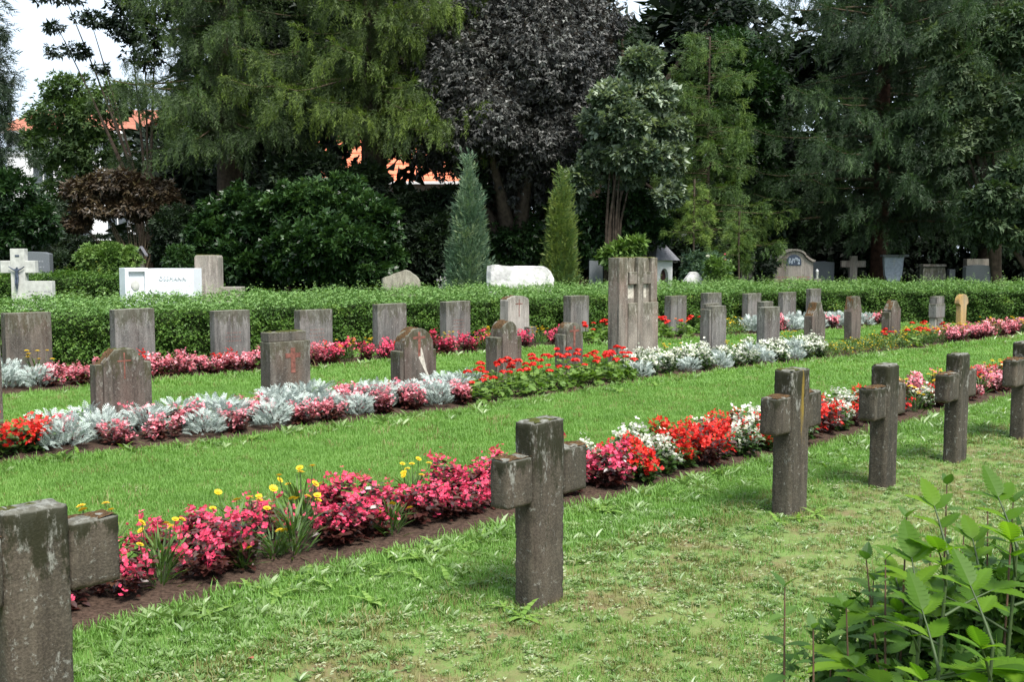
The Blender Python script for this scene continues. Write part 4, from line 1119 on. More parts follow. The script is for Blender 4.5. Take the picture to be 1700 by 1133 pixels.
# white cross with corpus
r, w, h = upright('grave_cross', 'white stone cross with a dark bronze crucified figure, at the left edge', 'grave cross', 2, 60, 413, 17, 'limestone')
sw = .115
box('shaft', -sw, sw, 0, .13, 0, h, M['limestone'], r, .008, .002)
zt, zb = height_at(433, 17), height_at(453.5, 17)
box('arm', -w, -sw - .0006, .004, .126, zb, zt, M['limestone'], r, .008, .002)
box('arm', sw + .0006, w, .004, .126, zb, zt, M['limestone'], r, .008, .002)
box('plaque', -.035, .035, -.008, -.0005, h - .13, h - .10, M['bronze'], r, .003)
def figure(root):
    me = bpy.data.meshes.new('figure')
    zc = height_at(449, 17)
    J = [(0, 0, 0), (0, 0, .07), (0, 0, .115), (-.045, 0, .118), (-.09, 0, .145), (-.13, 0, .175), (.045, 0, .118), (.09, 0, .145), (.13, 0, .175),
         (.012, -.012, .14), (.016, -.02, .165), (-.018, 0, -.02), (-.016, -.018, -.10), (-.004, 0, -.19), (.018, 0, -.02), (.014, -.018, -.10), (.004, -.006, -.195), (0, -.012, -.215)]
    E = [(0, 1), (1, 2), (2, 3), (3, 4), (4, 5), (2, 6), (6, 7), (7, 8), (2, 9), (9, 10), (0, 11), (11, 12), (12, 13), (0, 14), (14, 15), (15, 16), (13, 17)]
    R_ = [.026, .024, .028, .014, .010, .008, .014, .010, .008, .010, .021, .018, .014, .009, .018, .014, .009, .008]
    me.from_pydata(J, E, [])
    o = obj('figure', me, M['bronze'], root); o.location = (0, -.035, zc - .11)
    md = o.modifiers.new('skin', 'SKIN')
    for i, sv in enumerate(me.skin_vertices[0].data): sv.radius = (R_[i], R_[i]); sv.use_root = (i == 0)
    o.modifiers.new('sub', 'SUBSURF').levels = 1
figure(r)
r, w, h = upright('headstone', 'small pale inscribed slab right of the white stone cross', 'headstone', 42, 87, 467, 16.4, 'pale')
box('slab', -w, w, 0, .12, 0, h, M['limestone'], r, .006, .002)
def script(root, w, rows, z0, dz, mat='worn_text', y=-.002, hgt=.016, fill=.8):
    bm = bmesh.new()
    for li in range(rows):
        z = z0 - li * dz; x = -w * fill * random.uniform(.6, 1)
        e = -x
        while x < e:
            l_ = random.uniform(.012, .05)
            prism_bm(bm, [(x, z), (x + l_, z), (x + l_, z + hgt), (x, z + hgt)], y, .003)
            x += l_ + random.uniform(.012, .03)
    me = bpy.data.meshes.new('worn_lettering'); bm.to_mesh(me); bm.free()
    o = obj('worn_lettering', me, M[mat], root); o['kind'] = 'stuff'
M['grey_text'] = plain('grey_text', (.26, .25, .26), .9, 60, .3)
script(r, w, 5, h - .17, .06, 'grey_text')
r, w, h = upright('headstone', 'dark grey headstone with rows of lettering behind the white stone cross', 'headstone', 36, 84, 418, 22.3, 'dark_monument')
prism('slab', [(-w, 0), (w, 0), (w, h - .05), (w * .6, h - .01), (-w * .4, h), (-w, h - .01)], 0, .2, M['dark_monument'], r, .01, .004)
M['light_text'] = plain('light_text', (.20, .21, .22), .8, 60, .3)
script(r, w, 4, h - .22, .12, 'light_text', fill=.7, hgt=.03)
r, w, h = upright('grave_marker', 'small pointed wooden grave marker beside the light green bush', 'grave marker', 230, 243, 411, 24, 'pale')
box('post', -.05, .05, 0, .05, 0, h - .08, M['slab'], r, .004)
prism('gable_roof', [(-.12, h - .20), (0, h), (.12, h - .20), (.12, h - .17), (0, h + .03), (-.12, h - .17)], -.06, .10, M['slate'], r, .0)

# white marble block with portrait panel and raised name
Y = 17.3
r = empty('marble_tomb', (X_at(246, Y), Y, 0), 0, 'bright white marble block with a portrait panel and a carved name', 'marble tomb')
h = height_at(446, Y); hl = height_at(443, Y)
mw = M['marble']
bm = bmesh.new()
xr = X_at(325, Y) - X_at(246, Y); xl = X_at(202, Y) - X_at(246, Y)
# main slab, angled back at its left where the portrait wing begins
prism_pts = None
box('name_slab', 0.0, xr, 0, .34, 0, h, mw, r, .006)
wing = bpy.data.objects.new('portrait_wing', None); link(wing); wing.parent = r
r.rotation_euler = (0, 0, math.radians(-6)); wing.rotation_euler = (0, 0, math.radians(42)); wl_ = abs(xl) * .80
fr = .055
wing.location = (0, 0, 0)
box('frame', -wl_ - .02, -wl_ - .02 + fr, -.03, .30, 0, h + .01, mw, wing, .004)
box('frame', -.05, -.002, -.03, .30, 0, h + .01, mw, wing, .004)
box('frame', -wl_ + .036, -.0505, -.03, .30, h - .05, h + .01, mw, wing, .004)
box('panel', -wl_ + .036, -.0505, .03, .28, 0, h - .0505, mw, wing, .002)
# head in low relief
bm = bmesh.new(); bmesh.ops.create_icosphere(bm, subdivisions=3, radius=.085)
for v in bm.verts:
    n_ = v.co.copy(); v.co = Vector((n_.x * .82, n_.y * .30, n_.z * 1.15))
    if n_.x < -.2 * .085: v.co.x -= .012 * max(0, 1 - abs(n_.z + .01) * 30)
me = bpy.data.meshes.new('portrait'); bm.to_mesh(me); bm.free()
o = obj('portrait', me, M['limestone'], wing); o.location = (-wl_ * .55, .028, h - .27)
fc = bpy.data.curves.new('name_text', 'FONT'); fc.body = 'OSSMANN'; fc.size = .09; fc.extrude = .006; fc.align_x = 'CENTER'; fc.space_character = 1.15
fo = bpy.data.objects.new('tmp', fc); link(fo); bpy.context.view_layer.update()
tm = bpy.data.meshes.new_from_object(fo.evaluated_get(bpy.context.evaluated_depsgraph_get())); bpy.data.objects.remove(fo)
o = obj('raised_name', tm, mw, r)
o.rotation_euler = (math.pi / 2, 0, 0); o.location = (xr * .55, -.006, h - .19)

r, w, h = upright('stone_pillar', 'plain square lichen grey pillar right of the white marble block', 'stone pillar', 324, 363, 424, 19, 'monument')
prism('shaft', [(-w, 0), (w, 0), (w, h - .04), (w - .02, h), (-w + .02, h), (-w, h - .04)], 0, .34, M['monument'], r, .012, .005)
box('step', w + .0006, w + .40, .05, .34, 0, height_at(477, 19), M['monument'], r, .01)
lump_layer('moss', -w + .03, w - .02, .01, .33, lambda x: h, M['moss_green'], r, .03, .5)

def boulder(name, label, cat, x0, x1, ytop, Y, prof, mat, t, amp=.03, sub=5):
    a, b = X_at(x0, Y), X_at(x1, Y); w = (b - a) / 2; h = height_at(ytop, Y)
    bm = bmesh.new(); bmesh.ops.create_cube(bm, size=2); bmesh.ops.subdivide_edges(bm, edges=bm.edges, cuts=18, use_grid_fill=True)
    sd_ = random.random() * 40
    for v in bm.verts:
        x, y, z = v.co
        u = (x + 1) / 2
        top = float(np.interp(u, [p[0] for p in prof], [p[1] for p in prof]))
        zz = (z + 1) / 2
        ed = min(1.0, (1 - abs(x)) * 4 + .55) if abs(x) > .8 else 1
        v.co = Vector((x * w * (1 - .06 * zz), y * t / 2 * (1 - .35 * zz) * ed, zz * top * h))
        nz = noise.noise_vector(v.co * 2.4 + Vector((sd_, 0, 0))) * amp * 1.6 + noise.noise_vector(v.co * 9 + Vector((sd_, 5, 0))) * amp * .5
        v.co += nz
    me = bpy.data.meshes.new('boulder'); bm.to_mesh(me); bm.free()
    o = obj(name, me, M[mat], None, ((a + b) / 2, Y, 0)); tag(o, label, cat)
    return o
boulder('field_rock', 'rough pointed grey rock used as a gravestone', 'rock', 634, 700, 449, 20.6, [(0, .86), (.2, .90), (.45, .97), (.6, 1), (.72, .98), (.9, .9), (1, .82)], 'rock', .45, .02)
boulder('white_boulder', 'large rough white stone between the two columnar cypresses', 'memorial stone', 806, 922, 440, 20.4, [(0, .97), (.08, 1), (.5, .985), (.85, .965), (.93, .93), (1, .80)], 'rough_marble', .45, .022)
boulder('white_boulder', 'small white angular stone in front of the blue green round bush', 'memorial stone', 1133, 1172, 452, 23.9, [(0, .82), (.3, 1), (.62, 1), (1, .80)], 'rough_marble', .35, .012)

r, w, h = upright('headstone', 'dark narrow slab behind the hedge, left of the tall pillar', 'headstone', 978, 1001, 433, 25, 'blue_slab')
box('slab', -w, w, 0, .14, 0, h, M['dark_monument'], r, .006)
r, w, h = upright('headstone', 'dark plain slab behind the hedge, left of the arched monument', 'headstone', 1229, 1252, 438, 27, 'slab')
box('slab', -w, w, 0, .14, 0, h, M['slab'], r, .006)
# wayside shrine
Y = 26.2
r = empty('wayside_shrine', (X_at(1090, Y), Y, 0), math.radians(35), 'white wayside shrine with steep pointed slate roof and arched niche', 'shrine')
he, ha = height_at(431, Y), height_at(392, Y)
q = .27
bm = bmesh.new()
out = [(-q, 0), (-.13, 0)] + [(-.13, he - .42)] + arc(0, he - .42, .13, .2, 180, 0, 8)[1:-1] + [(.13, he - .42), (.13, 0), (q, 0), (q, he), (-q, he)]
prism('wall', out, -q, -q + .12, M['plaster'], r, 0)
box('wall', -q, q, -q + .1205, q, 0, he, M['plaster'], r, .004)
prism('niche_door', [(-.125, .1), (.125, .1), (.125, he - .42)] + arc(0, he - .42, .125, .19, 0, 180, 8)[1:-1] + [(-.125, he - .42)], -q + .09, -q + .119, M['dark_wood'], r, 0)
bm = bmesh.new()
e = .40; zz = he - .02
B_ = [bm.verts.new(p) for p in ((-e, -e, zz), (e, -e, zz), (e, e, zz), (-e, e, zz))]
A_ = bm.verts.new((0, 0, ha))
bm.faces.new(B_[::-1])
for i in range(4): bm.faces.new((B_[i], B_[(i + 1) % 4], A_))
me = bpy.data.meshes.new('roof'); bm.to_mesh(me); bm.free(); obj('roof', me, M['slate'], r)
# arched monument
Y = 28
r, w, h = upright('arched_monument', 'large arched granite monument with a dark relief tablet, in the shade', 'monument', 1284, 1349, 418, Y, 'monument')
s = height_at(436, Y)
def curve_top(w, s, h):
    pts = [(w, s)]
    pts += [(w * .86, s + (h - s) * .06), (w * .72, s + (h - s) * .22), (w * .60, s + (h - s) * .42)]
    pts += arc(0, s + (h - s) * .42, w * .56, (h - s) * .58, 0, 180, 12)
    pts += [(-w * .60, s + (h - s) * .42), (-w * .72, s + (h - s) * .22), (-w * .86, s + (h - s) * .06), (-w, s)]
    return pts
prism('body', [(-w, 0), (w, 0)] + curve_top(w, s, h), 0, .22, M['monument'], r, .004)
ct = curve_top(w + .03, s + .01, h + .02); co_ = [(x * 1.03, z + .055) for x, z in ct]
bm = bmesh.new()
for i in range(len(ct) - 1):
    prism_bm(bm, [ct[i], ct[i + 1], co_[i + 1], co_[i]], -.06, .26)
bmesh.ops.recalc_face_normals(bm, faces=bm.faces)
me = bpy.data.meshes.new('coping'); bm.to_mesh(me); bm.free(); obj('coping', me, M['monument'], r)
tw = .20; tz = height_at(441, Y)
prism('relief_tablet', [(-tw, tz), (tw, tz), (tw, tz + .10)] + arc(0, tz + .10, tw, .19, 0, 180, 12)[1:-1] + [(-tw, tz + .10)], -.012, -.0005, M['bronze'], r, .004)
bm = bmesh.new()
for i in range(16):
    x, z = random.uniform(-.14, .14), tz + random.uniform(.04, .2)
    mt = Matrix.Translation((x, -.014, z)) @ Matrix.Diagonal((random.uniform(.015, .04), .012, random.uniform(.02, .05), 1))
    bmesh.ops.create_icosphere(bm, subdivisions=1, radius=1, matrix=mt)
me = bpy.data.meshes.new('relief_figures'); bm.to_mesh(me); bm.free()
o = obj('relief_figures', me, M['blue_slab'], r); o['kind'] = 'stuff'
for sx in (-1, 1):
    bm = bmesh.new()
    for li in range(4):
        z = height_at(461, Y) - li * .07; x = sx * w * .5 - w * .32
        while x < sx * w * .5 + w * .30:
            l_ = random.uniform(.015, .05)
            prism_bm(bm, [(x, z), (x + l_, z), (x + l_, z + .022), (x, z + .022)], -.002, .003); x += l_ + .015
    me = bpy.data.meshes.new('worn_lettering'); bm.to_mesh(me); bm.free(); o = obj('worn_lettering', me, plain('rust_text', (.30, .13, .09), .9, 50, .3), r); o['kind'] = 'stuff'
def grave_light(px, label):
    Y = 27.6
    g_ = empty('grave_post', (X_at(px, Y), Y, 0), 0, label, 'grave post')
    z0, z1 = height_at(463, Y), height_at(447, Y)
    box('plinth', -.09, .09, -.06, .12, 0, z0, M['monument'], g_, .01)
    V, F = tubes([([(0, .03, z0), (0, .03, z0 + .06), (0, .03, z0 + .1), (0, .03, z1 - .06)], [.035, .028, .036, .036])], 10)
    obj('post', mesh_np('post', V, F, smooth=True), M['limestone'], g_)
    V, F = tubes([([(0, .03, z1 - .0595), (0, .03, z1 - .03), (0, .03, z1)], [.04, .036, .004])], 10)
    obj('white_cap', mesh_np('white_cap', V, F, smooth=True), M['plaster'], g_)
grave_light(1275, 'short carved post with a white tip left of the arched monument')
grave_light(1356, 'short carved post with a white tip right of the arched monument')
r, w, h = upright('headstone', 'dark low monument just right of the arched monument', 'headstone', 1348, 1384, 434, 29.5, 'dark_monument')
prism('slab', [(-w, 0), (w, 0), (w, h - .03), (0, h), (-w, h - .01)], 0, .2, M['dark_monument'], r, .01)
r, w, h = upright('grave_cross', 'dim stone cross in the shade left of the reddish trunk', 'grave cross', 1396, 1436, 425, 29, 'monument')
box('shaft', -.10, .10, 0, .14, 0, h, M['monument'], r, .006)
zt, zb = height_at(433, 29), height_at(444, 29)
box('arm', -w, -.1006, .003, .137, zb, zt, M['monument'], r, .006)
box('arm', .1006, w, .003, .137, zb, zt, M['monument'], r, .006)
r, w, h = upright('headstone', 'blue grey tablet with a carved cross and wide cornice, right of the reddish trunk', 'headstone', 1466, 1499, 423, 28.5, 'blue_slab')
prism('slab', [(-w * .6, h - .72), (w * .6, h - .72), (w * .85, h - .55), (w, h - .06), (-w, h - .06), (-w * .85, h - .55)], 0, .14, M['blue_slab'], r, .005)
box('cornice', -w - .05, w + .12, -.05, .18, h - .0594, h, M['dark_monument'], r, .004)
box('base', -w * .6, w * .6, .0, .16, 0, h - .7206, M['dark_monument'], r, .004)
rel_cross(r, 0, h - .30, .2, .12, .012, .6, 'limestone', y=-.004)
r, w, h = upright('headstone', 'broad dark tapered monument with a pale streak, right of the blue grey tablet', 'headstone', 1529, 1586, 441, 27.5, 'dark_monument')
prism('slab', [(-w, 0), (w * .65, 0), (w * .35, h - .03), (-w * .92, h - .03)], 0, .25, M['slab'], r, .01, .004)
box('coping', -w * .95, w * .4, -.03, .28, h - .0294, h + .03, M['slab'], r, .006)
box('side_wall', w * .66, w, .05, .25, 0, h - .10, M['dark_monument'], r, .01)
r, w, h = upright('headstone', 'dark headstone with a low arched top near the right edge', 'headstone', 1602, 1646, 440, 27, 'dark_monument')
prism('slab', [(-w, 0), (w, 0), (w, h - .06)] + arc(0, h - .06, w, .06, 0, 180, 8)[1:-1] + [(-w, h - .06)], 0, .2, M['dark_monument'], r, .006)
r, w, h = upright('grave_wall', 'pinkish stone block behind the dark arched headstone at right', 'headstone', 1603, 1640, 430, 28.6, 'monument')
box('block', -w, w, 0, .25, 0, h, M['monument'], r, .008)

# rose bush behind the hedge
def rose_bush():
    c = at(1195, 450, 23.6)
    r = empty('rose_bush', (c.x, 23.6, 0), 0, 'rose bush with a pale pink bloom beside the small white stone', 'rose bush')
    acc = Acc(); crown(acc, [((0, 0, 1.0), (.28, .25, .42)), ((-.15, 0, 1.25), (.15, .15, .2))], 700, .08, 5, sub=40, subr=.3, vbase=.55)
    obj('foliage', acc.mesh('foliage'), M['bush_light'], r)
    tube_obj('stems', [([(0, 0, 0), (.05, 0, .8), (-.3, 0, 1.45)], [.02, .015, .006]), ([(0, 0, 0), (.1, 0, 1), (.08, 0, 1.5)], [.02, .015, .006])], M['stem_red'], r, 5)
    it = []
    for i in range(14):
        a = i * 2.4; it.append((rotq([(0, 0, 0), (.035, .03, .01), (0, .06, .03), (-.035, .03, .01)], a, .2 + i * .06), .5))
    T = quadT(it)
    for (x, z, s_, mt) in ((-.28, 1.46, 1.1, 'white'), (.10, 1.52, .6, 'salmon'), (.12, 1.40, .5, 'salmon')):
        o = obj('bloom', mesh_np('bloom', T[0] * s_, T[1], T[2]), M[mt], r); o.location = (x, -.05, z)
rose_bush()

# ------------------------------------------------------------------ bedding plants
def dome_points(n, R, H, zmin=.25, seed=None):
    a = rng.uniform(0, 2 * np.pi, n); u = rng.random(n)
    ph = np.arcsin(zmin + (1 - zmin) * u)
    rr = R * np.cos(ph); z = H * np.sin(ph)
    return np.stack([np.cos(a) * rr, np.sin(a) * rr, z], 1), np.stack([np.cos(a) * np.cos(ph), np.sin(a) * np.cos(ph), np.sin(ph)], 1)
LEAF_R = quadT(leaf2(.42, .9, .2))
def petal_flower(n, w, l, cup, off=0):
    it = []
    for i in range(n):
        it.append((rotq([(0, 0, 0), (w, l * .6, l * cup * .5), (0, l, l * cup), (-w, l * .6, l * cup * .5)], i * 2 * math.pi / n, .0), off + (.1 if i % 2 else -.1)))
    return quadT(it)
BEG = petal_flower(4, .45, .9, .25)
class KitT: pass
def make_begonia(pet, leafm, R=.165, H=.24, nb=62, seed=0):
    # uneven mound: several shoots of different height
    r = empty('begonia')
    acc = Acc(); accb = Acc()
    k = 9
    sh = []
    for i in range(k):
        a = rng.uniform(0, 2 * np.pi); q = math.sqrt(rng.random()) * R * .8
        sh.append((math.cos(a) * q, math.sin(a) * q, H * rng.uniform(.62, 1.08) * (1 - .35 * (q / R) ** 2)))
    for (x, y, h_) in sh:
        n = 24
        f = rng.uniform(.12, .95, n); a = rng.uniform(0, 2 * np.pi, n); rr = rng.uniform(.01, .05, n)
        P = np.stack([x * (.4 + .6 * f) + np.cos(a) * rr, y * (.4 + .6 * f) + np.sin(a) * rr, h_ * f], 1)
        D = np.stack([np.cos(a) + x * 3, np.sin(a) + y * 3, rng.uniform(-.2, .6, n)], 1)
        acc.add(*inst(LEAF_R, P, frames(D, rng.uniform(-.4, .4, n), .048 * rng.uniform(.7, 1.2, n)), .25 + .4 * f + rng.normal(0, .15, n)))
        nbh = nb // k
        ncl = 4
        for c in range(ncl):
            ca = rng.uniform(0, 6.28); cr_ = rng.uniform(.0, .06); fz = rng.uniform(.55, 1.08) if c else 1.05
            m = max(2, nbh // ncl + 1)
            P = np.stack([np.full(m, x * (.5 + .5 * fz) + math.cos(ca) * cr_), np.full(m, y * (.5 + .5 * fz) + math.sin(ca) * cr_), np.full(m, h_ * fz)], 1) + rng.normal(0, .016, (m, 3))
            D0 = rng.normal(0, .6, (m, 3)) + np.array([x * 6, y * 6, .0])
            D = D0; accb.add(*inst(BEG, P, frames(D, rng.uniform(-1, 1, m), .0150 * rng.uniform(.6, 1.35, m), up=(.3, -.4, 1)), .5 + rng.normal(0, .2, m)))
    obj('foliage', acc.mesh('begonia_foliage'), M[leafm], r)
    b_ = obj('blossoms', accb.mesh('begonia_blossoms'), M[pet], r); b_['kind'] = 'stuff'
    note_kids(r)
    return r
def make_miller():
    r = empty('silver_ragwort'); acc = Acc()
    # a lobed leaf
    it = []
    for i in range(5):
        y = .15 + i * .17; l_ = .26 * math.sin((i + 1.3) / 6.2 * math.pi) + .05; z = .1 * y - .25 * y * y
        it.append(([(0, y - .05, z), (l_ * .5, y + .02, z + .03), (l_, y + .14, z), (l_ * .35, y + .10, z)], .05))
        it.append(([(0, y - .05, z), (-l_ * .35, y + .10, z), (-l_, y + .14, z), (-l_ * .5, y + .02, z + .03)], -.05))
    it.append(([(-.03, 0, 0), (.03, 0, 0), (.03, .95, -.14), (-.03, .95, -.14)], .1))
    it.append(([(-.05, .85, -.1), (.05, .85, -.1), (.03, 1.05, -.2), (-.03, 1.05, -.2)], .1))
    T = quadT(it)
    n = 210
    a = rng.uniform(0, 6.28, n); q = np.sqrt(rng.random(n)) * .14; h_ = rng.uniform(.03, .215, n) * (1 - q * 1.6)
    P = np.stack([np.cos(a) * q, np.sin(a) * q, h_], 1)
    D = np.stack([np.cos(a) * (.3 + q * 4), np.sin(a) * (.3 + q * 4), rng.uniform(.25, 1.1, n)], 1) + rng.normal(0, .2, (n, 3))
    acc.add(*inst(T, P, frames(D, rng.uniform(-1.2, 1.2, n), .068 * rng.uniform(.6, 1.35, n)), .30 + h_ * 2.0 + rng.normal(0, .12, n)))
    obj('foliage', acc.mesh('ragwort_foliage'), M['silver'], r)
    note_kids(r); return r
HEAD = None
def make_straw(tall=.30, heads=8, leafn=110, pet='yellow_petal', R=.12, joined=False):
    r = empty('strawflower'); acc = Acc()
    blade = quadT([([(-.035, 0, 0), (.035, 0, 0), (.05, .5, .03), (-.05, .5, .03)], 0), ([(-.05, .5, .03), (.05, .5, .03), (.005, 1, -.03), (-.005, 1, -.03)], .05)])
    n = leafn
    a = rng.uniform(0, 6.28, n); q = np.sqrt(rng.random(n)) * R * .55; z = rng.uniform(.0, tall * .62, n)
    P = np.stack([np.cos(a) * q, np.sin(a) * q, z], 1)
    D = np.stack([np.cos(a) * .8, np.sin(a) * .8, rng.uniform(.2, 1.4, n)], 1) + rng.normal(0, .15, (n, 3))
    acc.add(*inst(blade, P, frames(D, rng.uniform(-.5, .5, n), .10 * rng.uniform(.7, 1.3, n)), .3 + z * 1.4 + rng.normal(0, .15, n)))
    obj('foliage', acc.mesh('straw_foliage'), M['straw_leaf'], r)
    st = []; hp_ = []
    for i in range(heads):
        a = rng.uniform(0, 6.28); q = rng.uniform(.03, R * 1.1); z = tall * rng.uniform(.72, 1.02)
        x, y = math.cos(a) * q, math.sin(a) * q
        st.append(([(x * .2, y * .2, 0), (x * .8, y * .8, z * .6), (x, y, z)], [.0022, .002, .0018])); hp_.append((x, y, z))
    V, F = tubes(st, 4); obj('stalks', mesh_np('stalks', V, F), M['stem'], r)
    global HEAD
    if pet not in HEADS:
        it = []
        for i in range(13): it.append((rotq([(0, .003, 0), (.006, .012, .002), (0, .021, .003), (-.006, .012, .002)], i * 2 * math.pi / 13), .5 + .2 * (i % 2)))
        for i in range(9): it.append((rotq([(0, .002, .003), (.005, .008, .005), (0, .014, .008), (-.005, .008, .005)], i * 2 * math.pi / 9 + .2), .3))
        it.append(([(-.005, -.005, .006), (.005, -.005, .006), (.005, .005, .006), (-.005, .005, .006)], 0))
        T = quadT(it); HEADS[pet] = (T, mesh_np('flower_head', T[0], T[1], T[2]))
    T, me = HEADS[pet]
    if joined:
        acc = Acc(); m = len(hp_)
        acc.add(*inst(T, np.array(hp_), frames(rng.normal(0, 1, (m, 3)) * np.array([1, 1, .2]), None, np.full(m, 1.15)), np.full(m, 0.2)))
        o = obj('flower_heads', acc.mesh('flower_heads'), M[pet], r); o['kind'] = 'stuff'
    else:
        for p_ in hp_:
            o = obj('flower_head', me, M[pet], r); o.location = p_
            o.rotation_euler = (random.uniform(-.1, .7), random.uniform(-.4, .4), random.uniform(0, 6)); s_ = random.uniform(.85, 1.15); o.scale = (s_, s_, s_)
    note_kids(r); return r
HEADS = {}
def make_geranium():
    r = empty('geranium'); acc = Acc()
    it = []
    for i in range(7):
        a0, a1 = i * 6.28 / 8 - .4, (i + 1) * 6.28 / 8 - .4
        it.append(([(0, 0, 0), (math.sin(a0) * .5, math.cos(a0) * .5 , .10), (math.sin((a0 + a1) / 2) * .58, math.cos((a0 + a1) / 2) * .58, .06), (math.sin(a1) * .5, math.cos(a1) * .5, .10)], .05 * (i % 2)))
    T = quadT(it)
    n = 75
    P, Nn = dome_points(n, .16, .21, .1)
    P *= rng.uniform(.55, 1, (n, 1))
    D = rng.normal(0, 1, (n, 3)); D[:, 2] *= .35
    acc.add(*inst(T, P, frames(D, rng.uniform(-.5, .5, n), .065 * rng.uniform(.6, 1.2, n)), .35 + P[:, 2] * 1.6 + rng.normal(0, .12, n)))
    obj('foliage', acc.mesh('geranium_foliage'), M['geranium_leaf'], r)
    if 'ger' not in HEADS:
        a2 = Acc(); m = 26
        d = rand_dirs(m); d[:, 2] = np.abs(d[:, 2]) * .8
        a2.add(*inst(petal_flower(5, .4, .8, .2), d * .024, frames(np.cross(d, rand_dirs(m)), None, .017 * rng.uniform(.8, 1.2, m)), .5 + rng.normal(0, .2, m)))
        HEADS['ger'] = a2.mesh('flower_head')
    st = []
    for i in range(4):
        a = rng.uniform(0, 6.28); q = rng.uniform(.02, .15); z = rng.uniform(.22, .31); x, y = math.cos(a) * q, math.sin(a) * q
        st.append(([(x * .3, y * .3, .02), (x, y, z)], [.003, .0022]))
        o = obj('flower_head', HEADS['ger'], M['red'], r); o.location = (x, y, z); s_ = random.uniform(.95, 1.4); o.scale = (s_, s_, s_ * .8); o.rotation_euler = (0, 0, a)
    V, F = tubes(st, 4); obj('stalks', mesh_np('stalks', V, F), M['stem'], r)
    note_kids(r); return r
def make_mound(pet='yellow_petal'):
    r = empty('marigold'); acc = Acc()
    n = 260
    P, Nn = dome_points(n, .17, .17, .05); P *= rng.uniform(.6, 1.05, (n, 1))
    acc.add(*inst(quadT([(leafq(.25, 1, .2, .1), 0)]), P, frames(Nn + rng.normal(0, .6, (n, 3)), rng.uniform(-1, 1, n), .035 * rng.uniform(.7, 1.3, n)), .5 + rng.normal(0, .2, n)))
    obj('foliage', acc.mesh('mound_foliage'), M['straw_leaf'], r)
    acc = Acc(); m = 60
    P, Nn = dome_points(m, .18, .185, .15)
    acc.add(*inst(petal_flower(4, .5, .8, .1), P, frames(rng.normal(0, 1, (m, 3)) * np.array([1, 1, .2]), None, .011 * rng.uniform(.8, 1.3, m)), .5 + rng.normal(0, .2, m)))
    o = obj('blossoms', acc.mesh('mound_blossoms'), M[pet], r); o['kind'] = 'stuff'
    note_kids(r); return r
KIT = {
 'pink': [make_begonia('pink', 'begonia_leaf_dark', nb=160) for _ in range(4)],
 'salmon': [make_begonia('salmon', 'begonia_leaf_dark', nb=220, R=.165, H=.21) for _ in range(3)],
 'red': [make_begonia('red', 'begonia_leaf_green', nb=190) for _ in range(2)] + [make_begonia('red', 'begonia_leaf_dark', nb=190)],
 'white': [make_begonia('white', 'begonia_leaf_green', nb=170) for _ in range(2)],
 'silver': [make_miller() for _ in range(3)],
 'straw': [make_straw() for _ in range(3)],
 'straw_small': [make_straw(.17, 3, 80, R=.09) for _ in range(2)],
 'straw_far': [make_straw(.27, 9, 60, joined=True) for _ in range(2)],
 'orange': [make_straw(.26, 8, 60, 'orange', joined=True)],
 'geranium': [make_geranium() for _ in range(3)],
 'mound': [make_mound() for _ in range(2)],
}
USED = set()
INFO = {'pink': ('begonia', 'deep pink begonia with bronze leaves'), 'salmon': ('begonia', 'light pink begonia with bronze leaves'), 'red': ('begonia', 'red begonia'),
        'white': ('begonia', 'white begonia with green leaves'), 'silver': ('silver ragwort', 'silver leaved ragwort'), 'straw': ('strawflower', 'yellow strawflower with narrow green leaves'),
        'straw_small': ('strawflower', 'small low strawflower with few yellow buds'), 'straw_far': ('strawflower', 'yellow flowering plant'), 'orange': ('marigold', 'orange flowering plant'),
        'geranium': ('geranium', 'red geranium with round green leaves'), 'mound': ('marigold', 'low mound of tiny yellow flowers')}
BEDN = {1: 'near', 2: 'middle', 3: 'hedge'}
MARKS = {1: [(-999, 'behind the nearest cross'), (200, 'just right of the nearest cross'), (400, 'midway before the lone mossy cross'), (600, 'left of the lone mossy cross'), (830, 'behind the lone mossy cross'),
             (1000, 'right of the lone mossy cross'), (1150, 'left of the streaked cross'), (1290, 'behind the streaked cross'), (1400, 'behind the fourth cross'), (1500, 'left of the fifth cross'), (1590, 'behind the fifth cross'), (1660, 'by the last cross')],
         2: [(-999, 'at the left edge'), (70, 'left of the shouldered stone'), (140, 'before the shouldered stone'), (260, 'right of the shouldered stone'), (350, 'left of the capped stone'), (430, 'before the capped stone'), (530, 'right of the capped stone'),
             (640, 'before the lime stained stone'), (730, 'left of the round mossy stone'), (800, 'before the round mossy stone'), (880, 'before the narrow cross stone'), (980, 'before the tall pillar'), (1100, 'before the stepped stone'),
             (1220, 'before the low slab with pier'), (1320, 'before the bottle shaped stone'), (1400, 'before the coffin shaped stone'), (1460, 'before the pointed stone'), (1520, 'before the block stone'), (1575, 'before the yellow topped stone'), (1640, 'at the far end')],
         3: [(-999, 'before the leftmost slab'), (90, 'left of the second slab'), (180, 'before the second slab'), (265, 'between second and third slabs'), (345, 'before the third slab'), (425, 'behind the capped stone'), (560, 'left of the fifth slab'),
             (620, 'before the fifth slab'), (690, 'left of the sixth slab'), (735, 'before the sixth slab'), (800, 'before the pale arched stone'), (890, 'left of the pillar'), (1000, 'behind the pillar'), (1095, 'right of the pillar'), (1190, 'right of the stepped stone'),
             (1290, 'left of the bottle shaped stone'), (1370, 'right of the bottle shaped stone')]}
def mark(b, px):
    w = ''
    for x, t_ in MARKS[b]:
        if px >= x: w = t_
    return w
